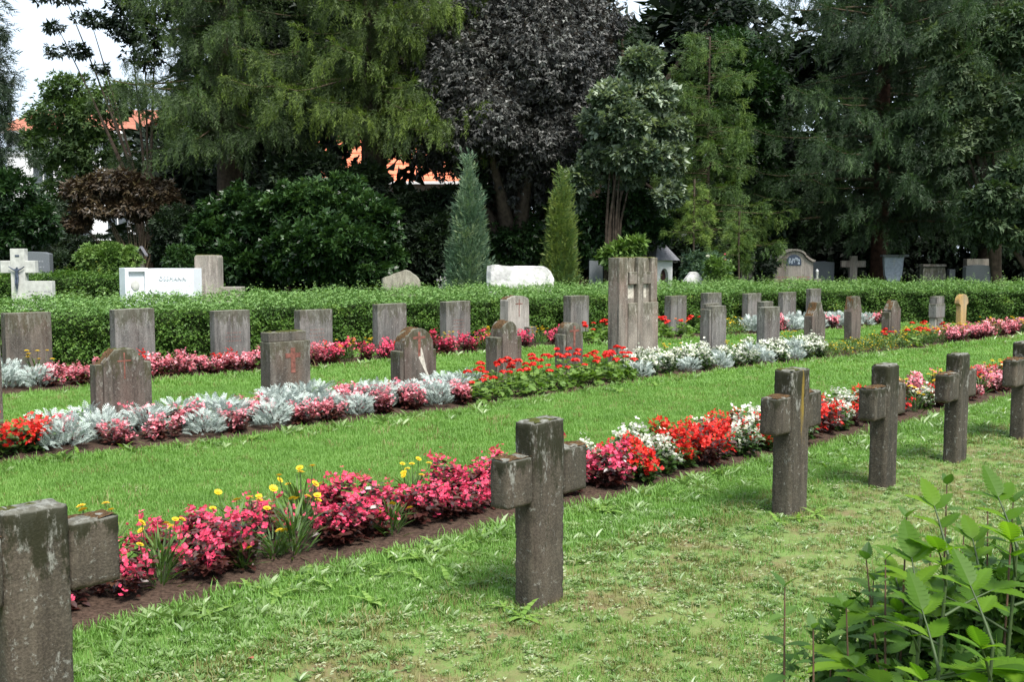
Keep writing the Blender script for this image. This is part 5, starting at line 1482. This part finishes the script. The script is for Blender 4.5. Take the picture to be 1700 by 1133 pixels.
INFO = {'pink': ('begonia', 'deep pink begonia'), 'salmon': ('begonia', 'light pink begonia'), 'red': ('begonia', 'red begonia'),
        'white': ('begonia', 'white begonia'), 'silver': ('silver ragwort', 'silver leaved ragwort'), 'straw': ('strawflower', 'yellow strawflower'),
        'straw_small': ('strawflower', 'small low strawflower'), 'straw_far': ('strawflower', 'yellow strawflower'), 'orange': ('marigold', 'orange marigold'),
        'geranium': ('geranium', 'red geranium'), 'mound': ('marigold', 'low mound marigold')}
def plant(kind, x, y, b, s=1.0, where='', px=0, off=.3):
    i = random.randrange(len(KIT[kind])); src = KIT[kind][i]
    if (kind, i) not in USED: USED.add((kind, i)); o = src
    else: o = copy_tree(src)
    o.location = (x, y, .02); o.rotation_euler = (random.uniform(-.06, .06), random.uniform(-.06, .06), random.uniform(0, 6.28))
    o.scale = (s, s, s * random.uniform(.88, 1.12))
    cat, lab = INFO[kind]
    side = 'front' if off < .4 else ('back' if off > .7 or (b != 2 and off > .5) else 'middle')
    full = f'{lab}, {BEDN[b]} bed {side}, {mark(b, px)}'
    tag(o, full, cat, f'{lab}s in the {BEDN[b]} flower bed')
def row(b, x0, x1, off, kinds, gap, s=1.0, where='', jit=.04):
    X0, Y0 = bed_at(b, x0, off); X1, Y1 = bed_at(b, x1, off)
    Y = Y0; k = 0
    seq = kinds if isinstance(kinds, (list, tuple)) else [kinds]
    while Y < Y1:
        # march at equal steps along the bed
        lo, hi = x0 - 5, x1 + 5
        for _ in range(24):
            mid = (lo + hi) / 2
            if bed_at(b, mid, off)[1] < Y: lo = mid
            else: hi = mid
        X_, Y_ = bed_at(b, (lo + hi) / 2, off)
        kd = seq[k % len(seq)] if isinstance(kinds, list) else random.choice(seq)
        if kd: plant(kd, X_ + random.uniform(-jit, jit), Y_ + random.uniform(-jit, jit), b, s * random.uniform(.88, 1.1), where, (lo + hi) / 2, off)
        Y += gap / math.sqrt(2); k += 1
# front bed
row(1, -320, 170, .28, ('pink',), .30); row(1, -320, 170, .55, ('pink', 'red'), .30)
row(1, 190, 470, .28, ['pink', 'straw', 'pink', 'pink', 'straw_small'], .215, where='at the near end of the front flower bed')
row(1, 180, 560, .62, ['straw', 'pink', 'pink', 'straw', 'pink'], .22, where='at the near end of the front flower bed')
row(1, 395, 402, .22, ['straw_small'], .4)
row(1, 480, 560, .28, ['straw', 'pink'], .22, where='at the near end of the front flower bed')
row(1, 565, 830, .28, ['pink', 'pink', 'pink', 'pink'], .22)
row(1, 570, 830, .60, ['pink', 'pink', 'straw', 'pink', 'pink'], .23)
row(1, 650, 656, .18, ['straw_small'], .4)
row(1, 835, 1000, .26, ['pink'], .25); row(1, 835, 965, .6, ['pink', 'straw'], .25)
row(1, 1005, 1060, .24, ['pink'], .24)
row(1, 965, 1050, .58, ['white', 'red'], .25, where='just right of the lone mossy cross')
row(1, 1062, 1290, .20, ['red', 'white', 'red', 'red', 'red', 'white', 'red'], .25)
row(1, 1050, 1290, .46, ['red', 'white', 'red', 'red', 'red'], .24)
row(1, 1060, 1290, .74, ['white', 'red', 'red'], .27)
row(1, 1290, 1450, .22, ['red', 'white', 'red'], .26); row(1, 1290, 1450, .62, ['white', 'red', 'red', 'red', 'white'], .26)
row(1, 1450, 1560, .24, ['white', 'red', 'red', 'straw_far'], .26); row(1, 1450, 1560, .62, ['salmon', 'salmon', 'straw_far'], .27)
row(1, 1560, 1780, .24, ['straw_far', 'salmon', 'salmon', 'salmon'], .27); row(1, 1560, 1780, .62, ['salmon', 'salmon', 'straw_far', 'red'], .27)
# middle bed
row(2, -250, 95, .28, 'red', .27, 1.15, 'at the left end of the middle flower bed'); row(2, -250, 95, .58, 'red', .27, 1.15, 'at the left end of the middle flower bed')
row(2, 118, 770, .24, ['silver', 'salmon', 'salmon', 'silver', 'salmon', 'silver', 'salmon', 'salmon'], .29, 1.0)
row(2, 95, 770, .50, ['salmon', 'silver', 'silver', 'salmon', 'silver'], .30, 1.1)
row(2, 80, 770, .78, ['silver', 'silver', 'salmon'], .30, 1.2)
row(2, 600, 770, .46, ['salmon', 'salmon', 'silver'], .28, 1.15)
row(2, 790, 1050, .26, ['geranium'], .34, 1.1); row(2, 780, 1045, .60, ['geranium'], .36, 1.15)
row(2, 1060, 1370, .24, ['silver', 'white', 'white', 'silver', 'white'], .30, .98)
row(2, 1050, 1370, .52, ['white', 'white', 'silver'], .29, 1.1)
row(2, 1040, 1370, .80, ['white', 'white', 'white', 'straw_far'], .31, 1.1)
row(2, 1375, 1500, .28, ['mound'], .31, 1.05); row(2, 1372, 1500, .62, ['mound'], .31, 1.05)
row(2, 1475, 1560, .50, ['geranium', 'straw_far', 'straw_far', 'mound'], .30); row(2, 1500, 1570, .28, ['straw_far', 'geranium', 'straw_far', 'orange'], .3); row(2, 1460, 1570, .80, ['straw_far', 'geranium', 'straw_far'], .3)
row(2, 1575, 1750, .30, ['salmon', 'salmon', 'straw_far', 'salmon'], .31, 1.1, 'at the far right end of the middle flower bed'); row(2, 1575, 1750, .62, ['salmon', 'straw_far', 'salmon', 'salmon'], .31, 1.15, 'at the far right end of the middle flower bed')
# back bed
row(3, -160, 82, .28, ['silver', 'silver', 'white'], .33, 1.2); row(3, -160, 80, .62, ['silver', 'straw_far', 'silver'], .33, 1.25)
row(3, 88, 540, .28, ['salmon'], .30, 1.15); row(3, 88, 540, .60, ['salmon', 'salmon', 'salmon', 'red'], .30, 1.2)
row(3, 545, 720, .28, ['pink', 'straw_far', 'pink', 'pink'], .31, 1.15); row(3, 545, 720, .62, ['red', 'pink', 'straw_far', 'pink'], .31, 1.15)
row(3, 722, 935, .28, ['pink', 'pink', 'pink', 'straw_far'], .31, 1.15); row(3, 722, 935, .62, ['pink', 'straw_far', 'pink'], .31, 1.15)
row(3, 975, 1170, .30, ['geranium'], .36, 1.25); row(3, 975, 1170, .65, ['geranium', 'geranium', 'orange'], .36, 1.25)
row(3, 1195, 1245, .3, ['mound'], .33, 1.3); row(3, 1195, 1245, .66, ['mound'], .33, 1.6)
row(3, 1250, 1465, .30, ['silver', 'silver', 'salmon', 'silver'], .34, 1.25); row(3, 1250, 1465, .66, ['silver', 'silver', 'salmon'], .34, 1.3)

for kd, lst in KIT.items():          # kinds that found no place
    for i, src in enumerate(lst):
        if (kd, i) not in USED:
            for ch in KIDS[src.name]: bpy.data.objects.remove(ch)
            bpy.data.objects.remove(src)
# ------------------------------------------------------------------ lawn: grass, weeds, clippings
def hidden_col(name): return bpy.data.collections.new(name)
def blade_tuft(n, R, h, w, seed, lean=.5, mat='grass'):
    R_ = random.Random(seed); it = []
    for i in range(n):
        a = R_.uniform(0, 6.28); q = math.sqrt(R_.random()) * R; x, y = math.cos(a) * q, math.sin(a) * q
        hh = h * R_.uniform(.55, 1.15); la = R_.uniform(0, 6.28); ln = R_.uniform(.1, lean) * hh
        sx, sy = math.cos(la + 1.57) * w, math.sin(la + 1.57) * w
        mx, my = x + math.cos(la) * ln * .3, y + math.sin(la) * ln * .3
        tx, ty = x + math.cos(la) * ln, y + math.sin(la) * ln
        it.append(([(x - sx, y - sy, -.004), (x + sx, y + sy, -.004), (mx + sx * .8, my + sy * .8, hh * .6), (mx - sx * .8, my - sy * .8, hh * .6)], 0))
        it.append(([(mx - sx * .8, my - sy * .8, hh * .6), (mx + sx * .8, my + sy * .8, hh * .6), (tx, ty, hh), (tx, ty, hh)], 0))
    V, F, o = quadT(it)
    return V, F
def tpl(name, V, F, mat, col):
    me = mesh_np(name, V, F); me.materials.append(M[mat])
    o = bpy.data.objects.new(name, me); col.objects.link(o); return o
def flat_leaves(n, R, l, w, seed, lift=.3, z=.01):
    R_ = random.Random(seed); it = []
    for i in range(n):
        a = R_.uniform(0, 6.28); q = R_.random() * R * .4
        ll = l * R_.uniform(.6, 1.15)
        for q4, _o in leaf2(w, ll, R_.uniform(.1, .4)):
            it.append((rotq(q4, a, R_.uniform(.05, lift * 1.6), (math.cos(a + 1.57) * q, math.sin(a + 1.57) * q, z)), 0))
    V, F, o = quadT(it); return V, F
def gn_scatter(name, P, rot, scl, idx, col, kind_label):
    me = bpy.data.meshes.new(name)
    me.vertices.add(len(P)); me.vertices.foreach_set('co', np.asarray(P, np.float32).ravel())
    a = me.attributes.new('rot', 'FLOAT_VECTOR', 'POINT'); a.data.foreach_set('vector', np.asarray(rot, np.float32).ravel())
    a = me.attributes.new('scl', 'FLOAT', 'POINT'); a.data.foreach_set('value', np.asarray(scl, np.float32))
    a = me.attributes.new('idx', 'INT', 'POINT'); a.data.foreach_set('value', np.asarray(idx, np.int32))
    o = obj(name, me); tag(o, kind_label, None, kind='stuff')
    ng = bpy.data.node_groups.new(name, 'GeometryNodeTree')
    ng.interface.new_socket('Geometry', in_out='INPUT', socket_type='NodeSocketGeometry'); ng.interface.new_socket('Geometry', in_out='OUTPUT', socket_type='NodeSocketGeometry')
    n = ng.nodes; gi = n.new('NodeGroupInput'); go = n.new('NodeGroupOutput')
    ip = n.new('GeometryNodeInstanceOnPoints'); ci = n.new('GeometryNodeCollectionInfo')
    ci.inputs['Collection'].default_value = col; ci.inputs['Separate Children'].default_value = True; ci.inputs['Reset Children'].default_value = True
    def na(nm, ty):
        q = n.new('GeometryNodeInputNamedAttribute'); q.data_type = ty; q.inputs['Name'].default_value = nm; return q.outputs[0]
    L = ng.links
    L.new(gi.outputs[0], ip.inputs['Points']); L.new(ci.outputs[0], ip.inputs['Instance'])
    ip.inputs['Pick Instance'].default_value = True
    L.new(na('idx', 'INT'), ip.inputs['Instance Index'])
    er = n.new('FunctionNodeEulerToRotation'); L.new(na('rot', 'FLOAT_VECTOR'), er.inputs[0]); L.new(er.outputs[0], ip.inputs['Rotation'])
    L.new(na('scl', 'FLOAT'), ip.inputs['Scale'])
    L.new(ip.outputs[0], go.inputs[0])
    md = o.modifiers.new('scatter', 'NODES'); md.node_group = ng
    return o
colg = hidden_col('lawn_templates')
tpl('grass_tuft_a', *blade_tuft(30, .065, .034, .0019, 1), 'grass', colg)
tpl('grass_tuft_b', *blade_tuft(30, .065, .030, .0019, 2, .9), 'grass', colg)
tpl('grass_tuft_c', *blade_tuft(32, .075, .038, .0021, 3, .8), 'grass', colg)
tpl('grass_tuft_d', *blade_tuft(18, .07, .040, .0024, 4, 1.2), 'grass_dry', colg)
tpl('grass_tuft_e', *blade_tuft(30, .09, .034, .0036, 5, 1.0), 'grass', colg)
tpl('lawn_weed_f', *flat_leaves(9, .03, .048, .0085, 6, .8), 'weed', colg)
tpl('lawn_weed_g', *flat_leaves(16, .07, .022, .008, 7, .9), 'weed', colg)
tpl('leaf_clip_h', *flat_leaves(5, .08, .030, .006, 8, .25, .015), 'clip', colg)
def np_noise(P, f, sd_=0):
    return np.array([noise.noise(Vector((x * f + sd_, y * f, sd_))) for x, y in P[:, :2]])
def lawn_points(Y0, Y1, dens):
    A = (Y1 - Y0) * (Y1 * .62 * 2 + .6)
    n = int(A * dens)
    Y = rng.uniform(Y0, Y1, n); X = rng.uniform(-1, 1, n) * (Y1 * .62 + .3)
    k = np.abs(X) < Y * .58 + .35
    return np.stack([X[k], Y[k], np.zeros(k.sum())], 1)
hpA = np.array(hp)
def clear_of_beds(P):
    px = 850 + P[:, 0] / (P[:, 1] * cp + EYE * sp) * FPX
    cc = P[:, 0] - P[:, 1]
    ok = np.ones(len(P), bool)
    for b in BEDS:
        cf = np.interp(px, BEDS[b][0], BEDS[b][1])
        inb = (cc < cf + .0) & (cc > cf - BEDS[b][2] * 1.414 + .02)
        if b == 3: inb &= px < 1475
        ok &= ~inb
    hy = np.interp(P[:, 0], hpA[:, 0], hpA[:, 1])
    ok &= (P[:, 1] < hy + .05) | (P[:, 1] > hy + 1.3)
    return ok, cc
Ps, Rs, Ss, Is = [], [], [], []
for (Y0, Y1, dens, sc) in ((2.4, 5.0, 900, .9), (5.0, 8.0, 620, .95), (8.0, 12.0, 330, 1.1), (12.0, 17.0, 190, 1.25), (17.0, 26.0, 110, 1.45)):
    P = lawn_points(Y0, Y1, dens)
    ok, cc = clear_of_beds(P); P, cc = P[ok], cc[ok]
    nz = np_noise(P, 1.7, 3.1); nz2 = np_noise(P, 6, 9.7); nz3 = np_noise(P, .6, 5)
    near = np.clip(1 - np.abs(cc + 4.1) / 1.1, 0, 1)
    thin = (nz * .6 + nz2 * .4 + near * .55 + .15 * (cc > -4.2)) > .44
    keep = ~(thin & (rng.random(len(P)) < .40))
    thin = thin[keep]
    P, cc, nz, nz2, nz3, near = P[keep], cc[keep], nz[keep], nz2[keep], nz3[keep], near[keep]
    n = len(P); u = rng.random(n)
    idx = rng.integers(0, 3, n)
    rough = (cc > -5.75)                     # the turf before the front bed is weedier
    idx = np.where(rough & (u < .18 + .22 * (nz3 > .1)), 6, idx)
    idx = np.where(rough & (u > .94), 5, idx)
    idx = np.where(rough & (cc > -4.9) & (u > .60) & (u < .80), 7, idx)
    idx = np.where(rough & (cc > -4.9) & (u > .40) & (u < .60), 3, idx)
    idx = np.where(~rough & (u < .05), 3, idx)
    if Y0 >= 12: idx = np.where(idx < 3, 4, idx)
    idx = np.where(thin & (rng.random(n) < .55), rng.choice([7, 7, 6, 3], n), idx)
    s_ = sc * rng.uniform(.75, 1.25, n) * np.where(rough & (cc > -4.6), .72, 1.0) * (1 + .25 * nz3)
    # longer grass along the front edge of the beds
    px = 850 + P[:, 0] / (P[:, 1] * cp + EYE * sp) * FPX
    for b in BEDS:
        e_ = cc - np.interp(px, BEDS[b][0], BEDS[b][1])
        m_ = (e_ > 0) & (e_ < .22); s_ = np.where(m_, s_ * 1.45, s_)
        m_ = (e_ > 0) & (e_ < .5) & (rng.random(n) < .06); idx = np.where(m_, 5, idx); s_ = np.where(m_, s_ * 1.15, s_)
    rot = np.stack([rng.normal(0, .08, n), rng.normal(0, .08, n), rng.uniform(0, 6.28, n)], 1)
    Ps.append(P); Rs.append(rot); Ss.append(s_); Is.append(idx)
gn_scatter('lawn_grass', np.concatenate(Ps), np.concatenate(Rs), np.concatenate(Ss), np.concatenate(Is), colg, 'short mown grass with weeds and clippings between the beds')

# dandelion rosettes along the beds
def make_rosette():
    it = []
    R_ = random
    for i in range(11):
        a = i * 2.4 + R_.uniform(-.3, .3); l_ = R_.uniform(.07, .13); el = R_.uniform(.1, 1.1)
        w_ = l_ * .10
        for j in range(5):      # toothed strap leaf in five pieces
            y0, y1 = l_ * j / 5, l_ * (j + 1) / 5
            k0 = w_ * (.4 + .9 * math.sin(min(1, y0 / l_ + .15) * 2.9)); k1 = w_ * (.35 + .6 * math.sin(min(1, y1 / l_ + .1) * 2.9))
            z0, z1 = -.9 * y0 * y0 / l_ * .6, -.9 * y1 * y1 / l_ * .6
            if j == 4: k1 = .001
            it.append((rotq([(-k0 * 1.3, y0, z0 + .004), (k0 * 1.3, y0, z0 + .004), (k1, y1, z1), (-k1, y1, z1)], a, el, (0, 0, .01)), R_.uniform(.3, .8)))
    return quadT(it)
ros = []
for i in range(4):
    T = make_rosette(); ros.append(mesh_np('rosette', T[0], T[1], T[2]))
M['dandelion'] = leafmat('dandelion_leaf', [(0, (.08, .16, .02)), (.5, (.16, .28, .045)), (1, (.28, .40, .11))], trans=.35, rough=.45)
def rosette(px, py, s=1.0, where='in the turf before the front flower bed'):
    x, y = ground(px, py)
    o = obj('dandelion_plant', random.choice(ros), M['dandelion'], None, (x, y, 0), random.uniform(0, 6.28)); o.scale = (s, s, s)
    b_ = 1 if 'front' in where else 2
    lab = f'dandelion in turf, {BEDN[b_]} bed, {mark(b_, px)}'
    tag(o, lab, 'weed', f'dandelions in the turf before the {BEDN[b_]} bed')
for px, py in [(420, 985), (455, 1000), (480, 975), (520, 965), (548, 975), (600, 955), (640, 965), (585, 985), (660, 930), (700, 935), (735, 920), (770, 915), (800, 905), (825, 890), (690, 965), (740, 975), (620, 1010), (835, 1010),
               (870, 1035), (960, 860), (985, 850), (1010, 855), (960, 885), (1150, 800), (1180, 795), (1215, 790), (1240, 800), (1120, 830), (1170, 825), (1210, 830), (1260, 845), (1375, 780), (1400, 770), (1390, 800), (1420, 790), (1350, 860), (1290, 875), (1330, 870), (1520, 745), (1550, 760), (1635, 700), (1660, 690), (380, 1010), (350, 1030)]:
    rosette(px + random.uniform(-6, 6), py + random.uniform(-4, 4), random.uniform(.55, .95))
for px, py in [(95, 765), (130, 758), (160, 765), (205, 750), (250, 748), (420, 735), (640, 710), (1030, 655), (1060, 650), (1090, 645), (1130, 640), (610, 608), (640, 605)]:
    rosette(px, py, random.uniform(.8, 1.15), 'beside the middle flower bed')

# fallen red leaf in the foreground grass
x, y = ground(421, 1110)
T = quadT(leaf2(.4, 1, .3))
o = obj('fallen_leaf', mesh_np('fallen_leaf', T[0] * .035, T[1], T[2]), plain('rusty_leaf', (.30, .09, .05), .8, 60, .3), None, (x, y, .035), 1.0); tag(o, 'single rusty red fallen leaf in the foreground grass', 'fallen leaf')

# ------------------------------------------------------------------ weeds and elder in the right foreground
def serrated(w, l, n=7, bend=.12, curl=.12):
    """one leaf: outline with saw teeth, folded on the midrib, drooping to its tip"""
    it = []
    def zz(y, x): t = y / l; return -bend * l * t * t + abs(x) * curl
    def half(y):
        t = y / l
        return w * (math.sin(math.pi * min(1, t ** .75 * .95 + .05)) ** .85)
    for i in range(n):
        y0, y1 = l * i / n, l * (i + 1) / n
        a, b = half(y0) * (1.0 if i else .15), (half(y1) if i < n - 1 else .001)
        for s_ in (1, -1):
            q = [(0, y0, zz(y0, 0)), (s_ * a * .86, y0 + l * .005, zz(y0, a)), (s_ * b * 1.16, y1 + l * .03 * (i < n - 1), zz(y1, b)), (0, y1, zz(y1, 0))]
            it.append((q if s_ > 0 else q[::-1], .06 if s_ > 0 else -.02))
    V, F, o = quadT(it)
    return V, F, np.clip(.5 + o, 0, 1)
LEAVES = []
for i in range(6):
    V, F, o = serrated(random.uniform(.23, .29), 1.0, 9, random.uniform(.05, .35), random.uniform(.1, .3))
    LEAVES.append(mesh_np('leaf', V, F, np.clip(o + (i - 2.5) * .13, 0, 1), smooth=False))
def put_leaf(parent, base, az, el, length, mat, mesh=None, roll=0):
    me = mesh or random.choice(LEAVES)
    key = me.name + mat
    if key not in LCACHE:
        m2 = me.copy(); m2.materials.clear(); m2.materials.append(M[mat]); LCACHE[key] = m2
    o = bpy.data.objects.new('leaf', LCACHE[key]); link(o); o.parent = parent
    o.location = base; o.rotation_mode = 'ZYX' if False else 'XYZ'
    R_ = Matrix.Rotation(az, 3, 'Z') @ Matrix.Rotation(el, 3, 'X') @ Matrix.Rotation(roll, 3, 'Y')
    o.rotation_euler = R_.to_euler(); o.scale = (length,) * 3
    return o
LCACHE = {}
def stalk(px, ytop, Y, lean, n_pairs, llen, label, mat='nettle', smat='stem_red', base_gap=.30, grp='thin weed stalks in the right foreground'):
    top = at(px, ytop, Y)
    r = empty('weed_stalk', (top.x - lean, Y, 0), 0, label, 'weed', grp)
    H = top.z
    path = [(0, 0, 0), (lean * .35, 0, H * .4), (lean * .8, 0, H * .8), (lean, 0, H)]
    tube_obj('stem', [(path, [.004, .0035, .0025, .0015])], M[smat], r, 6)
    a = random.uniform(0, 3)
    for i in range(n_pairs):
        f = 1 - (i / n_pairs) * .62
        x = float(np.interp(f, [0, .4, .8, 1], [0, lean * .35, lean * .8, lean])); z = H * f
        a += 1.45
        s_ = llen * (.55 + .45 * min(1, (i + 1) / 3))
        for k in (0, math.pi):
            put_leaf(r, (x, 0, z), a + k + random.uniform(-.2, .2), random.uniform(-.15, .45) if i else .9, s_ * random.uniform(.8, 1.15), mat)
    return r
def compound(root, base, az, el, length, mat='elder'):
    """elder leaf: five leaflets on a stalk; the leaflets are parts of their own"""
    R_ = Matrix.Rotation(az, 3, 'Z') @ Matrix.Rotation(el, 3, 'X')
    b = Vector(base)
    def P(t): return b + R_ @ Vector((0, length * t, -.10 * length * t * t))
    path = [tuple(P(t)) for t in (0, .3, .6, .85)]
    PATHS.append((path, [.0035, .003, .002, .0015]))
    put_leaf(root, P(.85), az, el - .15, length * .62, mat)
    for t, sc in ((.78, .55), (.45, .5)):
        for s_ in (1, -1):
            put_leaf(root, P(t), az + s_ * random.uniform(.9, 1.15), el * .6 + random.uniform(-.15, .1), length * sc, mat)
PATHS = []
def elder(px, ytop, Y, label, nleaf=7, Ls=.24, spread=1.0, down=.75):
    PATHS.clear()
    top = at(px, ytop, Y)
    r = empty('elder_shoot', (top.x, Y, 0), random.uniform(-.1, .1), label, 'shrub', 'elder shoots in the right foreground')
    H = top.z
    PATHS.append(([(-.05, .05, 0), (-.02, 0, H * .5), (0, 0, H * .95)], [.006, .005, .003]))
    for i in range(nleaf):
        f = 1 - down * i / nleaf
        az = i * 2.4 + random.uniform(-.3, .3)
        compound(r, (-.02 * (1 - f), 0, H * f * .95), az, random.uniform(.05, .55) if i > 1 else 1.0, Ls * random.uniform(.75, 1.15) * (.7 if i < 2 else 1))
    V, F = tubes(PATHS, 6); obj('stems', mesh_np('stems', V, F, smooth=True), M['stem'], r)
    return r
for (px_, py_, Y_, n_, L_, lab_) in [
    (1575, 890, 2.30, 9, .21, 'bright elder shoot with large toothed leaves, tallest in the right foreground'),
    (1690, 880, 2.40, 9, .21, 'elder shoot with broad leaves at the right edge, level with the tallest'),
    (1530, 1000, 2.15, 8, .20, 'low elder shoot with a long serrated leaf reaching left'),
    (1650, 1040, 2.00, 8, .19, 'low elder shoot in the bottom right corner'),
    (1500, 985, 2.60, 7, .18, 'elder shoot at the left side of the foreground shrub'),
    (1630, 940, 2.55, 9, .20, 'elder shoot between the tallest one and the right edge'),
    (1560, 1085, 2.00, 7, .18, 'short elder shoot in front of the dark undergrowth')]:
    elder(px_, py_, Y_, lab_, n_, L_)
for (px, yt, Y, ln, n, ll, lab) in [
    (1438, 930, 2.5, -.10, 7, .080, 'leaning thin weed stalk nearest the middle of the picture with a bare reddish stem'),
    (1303, 975, 2.3, -.01, 7, .070, 'upright thin weed stalk standing alone left of the foreground shrub'),
    (1572, 805, 2.7, .0, 8, .062, 'tallest thin weed stalk rising above the elder leaves'),
    (1505, 860, 2.6, .01, 11, .070, 'leafy weed stalk left of the tallest elder shoot'),
    (1640, 845, 2.9, -.02, 9, .062, 'thin weed stalk behind the elder at right'),
    (1682, 835, 2.5, .02, 11, .080, 'leafy weed stalk at the right edge'),
    (1350, 1045, 2.2, -.02, 6, .055, 'short weed stalk at the bottom left of the foreground shrub'),
    (1405, 1010, 2.3, -.04, 8, .062, 'short leaning weed stalk beside the shaded undergrowth'),
    (1470, 930, 2.4, -.02, 11, .065, 'leafy weed stalk in front of the undergrowth'),
    (1600, 890, 2.8, .02, 9, .065, 'weed stalk half hidden by elder leaves'),
    (1450, 965, 2.7, .01, 9, .065, 'weed stalk behind the leaning reddish one'),
    (1545, 905, 2.95, .0, 9, .065, 'weed stalk just behind the tallest elder shoot'),
    (1380, 1075, 2.5, .0, 7, .055, 'lowest weed stalk at the left foot of the foreground shrub'),
    (1525, 965, 2.9, -.02, 9, .070, 'weed stalk rising from the dark undergrowth')]:
    stalk(px, yt, Y, ln, n, ll, lab)
acc = Acc()
cl = []
for (px, py, Y, rr) in [(1600, 1080, 2.7, .22), (1500, 1060, 2.8, .22), (1700, 960, 2.7, .2), (1450, 1060, 3.0, .18), (1470, 1110, 2.8, .14), (1690, 1060, 2.8, .25), (1440, 1125, 2.8, .12), (1600, 1010, 3.1, .20), (1700, 980, 3.0, .20), (1530, 1030, 3.1, .15), (1650, 1150, 2.4, .2), (1550, 1170, 2.4, .2), (1400, 1150, 2.5, .08)]:
    c = at(px, py, Y); cl.append(((c.x, c.y, max(.12, c.z - .1)), (rr, rr, rr * .9)))
crown(acc, cl, 3600, .048, 5, sub=90, subr=.45, vbase=.45, vspread=.4)
o = obj('undergrowth', acc.mesh('undergrowth'), M['under']); tag(o, 'dark low undergrowth beneath the foreground shrub', None, kind='stuff')
# neighbours that look alike are told apart by their order from the left
byl = {}
for o in bpy.data.objects:
    if o.parent is None and o.get('category') and o.get('label'): byl.setdefault(o['label'], []).append(o)
ORD = ['leftmost', 'second', 'third', 'fourth', 'fifth', 'sixth', 'seventh', 'eighth', 'ninth', 'tenth']
for lb, os_ in byl.items():
    if len(os_) > 1:
        os_.sort(key=lambda q: q.location.x / q.location.y)
        for i, q in enumerate(os_):
            pre = 'leftmost' if i == 0 else ('rightmost' if i == len(os_) - 1 else ORD[min(i, 9)] + ' from left')
            q['label'] = f'{pre} {lb}'
print('tris', sum(len(m_.loop_triangles) if m_.loop_triangles else sum(max(1, p.loop_total - 2) for p in m_.polygons) for m_ in bpy.data.meshes if m_.users))
print('objects', len(bpy.data.objects))
